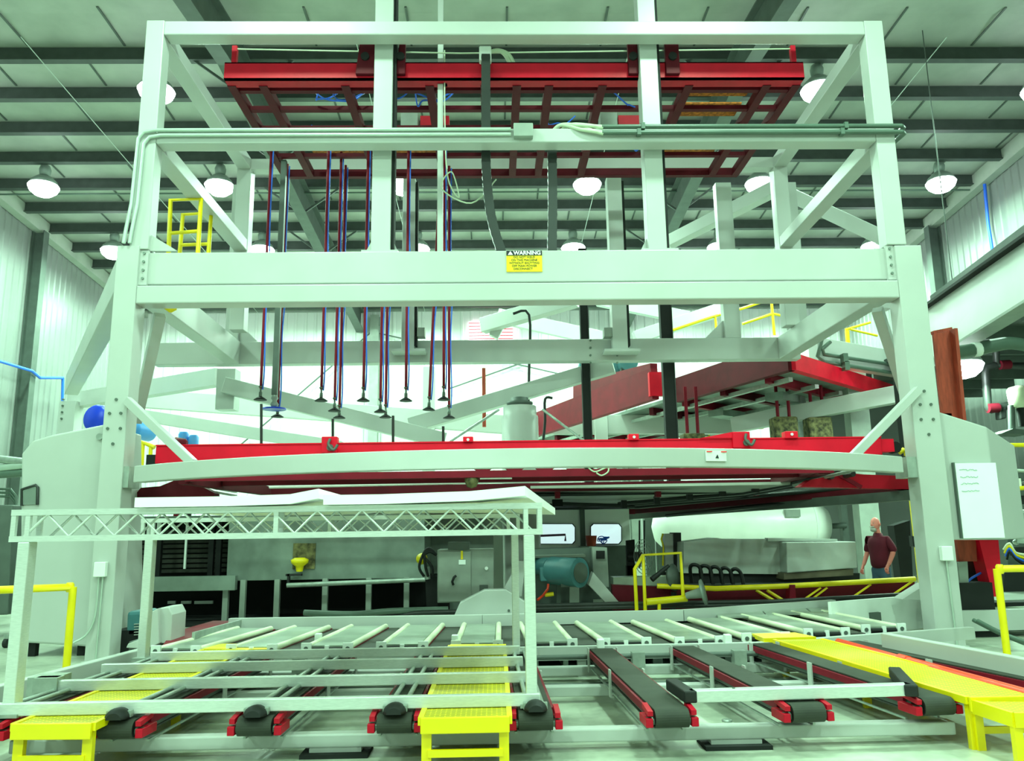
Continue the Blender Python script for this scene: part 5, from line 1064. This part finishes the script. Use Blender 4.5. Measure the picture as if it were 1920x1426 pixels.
cs = thing('caster_wheel', aY(12, 1198, 12.6), 'black caster wheel under the left enclosure corner', 'wheel'); p = aZ(12, 1205, .07); MB().tube(p + V((-.03, 0, 0)), p + V((.03, 0, 0)), .07).build('wheel', 'black', cs); MB().box(p.x - .03, p.x + .03, p.y - .02, p.y + .04, .09, .2).build('fork', 'galv', cs)
bt = thing('blue_tank', aY(180, 785, 19), 'deep blue round tank end glimpsed left of the left column', 'tank'); p = aY(186, 786, 19); MB().lathe(p, [(.02, -.2), (.3, -.17), (.34, -.1), (.34, .6)], axis=(.3, 1, 0)).build('shell', 'blue', bt)
MB().box(p.x - .1, p.x + .1, 19.1, 19.4, 0, p.z - .3).build('stand', 'grey', bt)
b2 = thing('blue_tank', aY(255, 805, 19), 'light blue round tank right behind the left column', 'tank'); p = aY(250, 805, 19); MB().lathe(p, [(.02, -.1), (.18, -.07), (.22, 0), (.22, .6)], axis=(.2, 1, 0)).build('shell', 'sky', b2); MB().box(p.x - .05, p.x + .05, 19.1, 19.3, 0, p.z - .2).build('stand', 'sky', b2)
for u, lab in ((343, 'left'), (362, 'right')):
    o = thing('blue_cylinder', aY(u, 836, 18), 'light blue cylinder standing behind the red beam, %s of the pair' % lab, 'cylinder', 'light blue cylinders'); p = aY(u, 838, 18); h = .34 if lab == 'left' else .27; MB().lathe(p, [(.11, 0), (.11, h - .05), (.08, h)]).build('shell', 'sky', o); MB().tube((p.x, 18, 0), p, .05).build('stand', 'pipe', o)
o = thing('red_gearbox', aY(333, 830, 17.8), 'dark red gearbox left of the light blue cylinders', 'gearbox'); p = aY(338, 830, 17.6); MB().lathe(p, [(.05, -.15), (.11, -.12), (.11, .1), (.06, .15)], axis=(1, 0, -.2)).build('housing', 'dred', o); MB().tube((p.x, 17.6, 0), p, .05).build('stand', 'dred', o)
yl = thing('guard_rail', aY(262, 868, 14), 'short yellow railing behind the left column above the arched rail', 'guard rail')
MB().path([aY(253, 872, 14), aY(255, 824, 14), aY(290, 838, 14)], .045).build('top_rail', 'yellow', yl)
for u, v in ((268, 829), (283, 835)): MB().path([aY(u, v, 14), aY(u - 2, 872, 14)], .035).build('post', 'yellow', yl)
hk = thing('yellow_hook', aY(1690, 853, 12.4), 'small yellow bent pipe end near the right end of the red beam', 'pipe'); MB().path([aY(1686, 848, 12.4), aY(1694, 843, 12.4), aY(1699, 846, 12.4), aY(1700, 854, 12.4)], .04, n=8).build('pipe_end', 'yellow', hk)
rt = thing('riser_pipe', aY(905, 640, 21), 'thin dark red riser pipe left of the hub column', 'pipe'); MB().tube(aY(907, 690, 21), aY(908, 800, 21), .05).build('pipe', 'rust', rt)
for u0, v0, u1, v1, lab in ((992, 590, 990, 800, 'left'), (1022, 748, 1018, 830, 'right')):
    o = MB().path([aY(u0 - (30 if lab == 'left' else -14), v0 - 2, 20), aY(u0, v0, 20), aY(u0, (v0 + v1) / 2, 20), aY(u1, v1, 20)], .035, n=8, smooth_steps=4).build('cable_hose', 'black'); tag(o, 'black cable hose hanging right of the hub column, %s one' % ('taller' if lab == 'left' else 'shorter'), 'hose')
# ================================================================== STANDING MAN
PY = 15.4
base = aY(1646, 1000, PY); bx = base.x
man = thing('person', (bx, PY, 0), 'bald man in maroon short sleeve shirt and jeans, turned left, arms hanging', 'person')
def skin_mesh(name, joints, edges, m, parent, sub=2, root=0):
    me = bpy.data.meshes.new(name); me.from_pydata([j[0] for j in joints], edges, [])
    o = bpy.data.objects.new(name, me); COL.objects.link(o); o.parent = parent
    o.modifiers.new('skin', 'SKIN'); sv = me.skin_vertices[0].data
    for i, j in enumerate(joints): sv[i].radius = j[1] if isinstance(j[1], tuple) else (j[1], j[1]); sv[i].use_root = (i == root)
    s = o.modifiers.new('sub', 'SUBSURF'); s.levels = sub; s.render_levels = sub
    o.modifiers['skin'].use_smooth_shade = True
    me.materials.append(M[m]); return o
# facing -X and slightly to the camera; x: forward is negative
J = [((0, 0, .95), (.10, .12)), ((0, 0, 1.15), (.11, .13)), ((.01, 0, 1.36), (.10, .13)), ((.0, 0, 1.48), (.06, .07)), ((-.02, 0, 1.58), .058), ((-.04, 0, 1.66), .062),
     ((.01, -.17, 1.41), .04), ((.04, -.27, 1.20), .052), ((-.10, -.26, .99), .038), ((-.14, -.25, .95), .034),
     ((.01, .17, 1.41), .04), ((.02, .28, 1.18), .05), ((-.10, .29, .96), .036), ((-.13, .29, .92), .032),
     ((0, -.10, .84), .07), ((-.01, -.11, .50), .055), ((.03, -.11, .10), .045), ((-.12, -.12, .04), .04),
     ((0, .10, .84), .07), ((-.03, .11, .50), .055), ((.0, .11, .10), .045), ((-.15, .12, .04), .04)]
Ed = [(0, 1), (1, 2), (2, 3), (3, 4), (4, 5), (2, 6), (6, 7), (7, 8), (8, 9), (2, 10), (10, 11), (11, 12), (12, 13), (0, 14), (14, 15), (15, 16), (16, 17), (0, 18), (18, 19), (19, 20), (20, 21)]
man.rotation_euler = (0, 0, math.radians(28))
body = skin_mesh('body', J, Ed, 'skin', man)
# head
bm = bmesh.new(); bmesh.ops.create_uvsphere(bm, u_segments=28, v_segments=20, radius=1)
for v in bm.verts:
    x, y_, z = v.co
    f = max(0, -x); X = x * .102; Y_ = y_ * (.078 if z > -.2 else .078 * (1 + .25 * (z + .2))); Z = z * .125
    if z < -.3 and x < 0: X -= .012 * (-.3 - z)
    v.co = (X, Y_, Z)
def lump(c, r, d):
    c = V(c); d = V(d)
    for v in bm.verts:
        q = (v.co - c).length
        if q < r: v.co += d * (1 - (q / r) ** 2)
lump((-.105, 0, -.01), .035, (-.03, 0, -.005)); lump((-.10, 0, -.10), .04, (-.014, 0, 0))
for s in (-1, 1): lump((-.09, s * .032, .02), .024, (.010, 0, 0))
lump((-.10, 0, .045), .05, (-.006, 0, 0))
hm = bpy.data.meshes.new('head'); bm.to_mesh(hm); bm.free(); hm.polygons.foreach_set('use_smooth', [True] * len(hm.polygons)); hm.materials.append(M['skin'])
hd = bpy.data.objects.new('head', hm); COL.objects.link(hd); hd.parent = man; hd.location = (-.05, 0, 1.705)
def hp(mb, name, m, par=man): return mb.build(name, m, par)
base_w = V((bx, PY, 0))
def loc(p): return base_w + V(p)
for s in (-1, 1):
    e = MB().lathe(loc((-.142, s * .032, 1.722)), [(.002, -.003), (.008, -.001), (.009, .003), (.007, .006)], axis=(1, 0, 0), n=12).build('eye', 'white', man)
    MB().lathe(loc((-.1465, s * .032, 1.722)), [(.006, -.001), (.006, .002)], axis=(1, 0, 0), n=10).build('pupil', 'black', e)
    MB().lathe(loc((-.035, s * .078, 1.70)), [(.018, 0), (.032, .008), (.026, .016), (.01, .012)], axis=(.25, s, 0), n=14).build('ear', 'skin', man)
MB().path([loc((-.146, -.028, 1.628)), loc((-.158, 0, 1.626)), loc((-.146, .028, 1.628))], .006, n=6).build('mouth', 'dred', man)
MB().lathe(loc((-.118, 0, 1.60)), [(.012, -.045), (.048, -.03), (.058, 0), (.05, .022), (.03, .034)], axis=(.35, 0, 1), n=16).build('beard', 'hair', man)
MB().path([loc((-.150, -.05, 1.655)), loc((-.166, 0, 1.65)), loc((-.150, .05, 1.655))], .012, n=6, smooth_steps=4).build('moustache', 'hair', man)
# shirt: torso, collar and sleeves
TJ = [((0, 0, .85), (.17, .195)), ((0, 0, 1.0), (.178, .20)), ((0, 0, 1.18), (.178, .20)), ((.01, 0, 1.36), (.145, .18)), ((0, 0, 1.47), (.085, .13)), ((.012, -.175, 1.415), .082), ((.035, -.262, 1.25), .075), ((.04, -.275, 1.17), .072), ((.012, .175, 1.415), .082), ((.02, .272, 1.25), .073), ((.02, .285, 1.16), .07)]
skin_mesh('shirt', TJ, [(0, 1), (1, 2), (2, 3), (3, 4), (3, 5), (5, 6), (6, 7), (3, 8), (8, 9), (9, 10)], 'shirt', man)
MB().lathe(loc((-.005, 0, 1.50)), [(.10, -.035), (.074, .035), (.068, .035), (.09, -.035)], n=18).build('collar', 'shirt', man)
LJ = [((0, 0, .98), (.13, .165)), ((0, 0, .89), (.13, .16)), ((0, -.085, .78), .105), ((-.01, -.11, .48), .082), ((.03, -.11, .08), .068), ((0, .085, .78), .105), ((-.03, .11, .48), .082), ((0, .11, .08), .068)]
skin_mesh('jeans', LJ, [(0, 1), (1, 2), (2, 3), (3, 4), (1, 5), (5, 6), (6, 7)], 'jeans', man)
for s, x in ((-1, -.05), (1, -.08)):
    MB().hexa([loc((x - .14, s * .11 - .045, 0)), loc((x + .13, s * .11 - .04, 0)), loc((x + .13, s * .11 + .04, 0)), loc((x - .14, s * .11 + .045, 0)), loc((x - .12, s * .11 - .03, .06)), loc((x + .12, s * .11 - .035, .11)), loc((x + .12, s * .11 + .035, .11)), loc((x - .12, s * .11 + .03, .06))]).build('shoe', 'black', man, .02)
# hands
def hand(name, wrist, s):
    w = V(wrist); jt = [(w + V((.01, 0, .03)), .028), (w + V((-.02, 0, -.03)), (.02, .036)), (w + V((-.045, 0, -.075)), (.017, .036))]; ed = [(0, 1), (1, 2)]
    for k, (dy, L) in enumerate(((-.030, .066), (-.010, .076), (.010, .072), (.028, .058))):
        i = len(jt); b = w + V((-.05, dy, -.085)); jt += [(b, .0098), (b + V((-.012, 0, -L * .45)), .0092), (b + V((.004, 0, -L * .78)), .0086), (b + V((.022, 0, -L * .95)), .008)]
        ed += [(2, i), (i, i + 1), (i + 1, i + 2), (i + 2, i + 3)]
    i = len(jt); jt += [(w + V((-.045, -s * .012, -.03)), .0115), (w + V((-.075, -s * .02, -.055)), .0105), (w + V((-.085, -s * .018, -.09)), .009)]
    ed += [(1, i), (i, i + 1), (i + 1, i + 2)]
    return skin_mesh(name, jt, ed, 'skin', man)
hand('hand', (-.135, -.255, .95), -1); hand('hand', (-.13, .29, .92), 1)
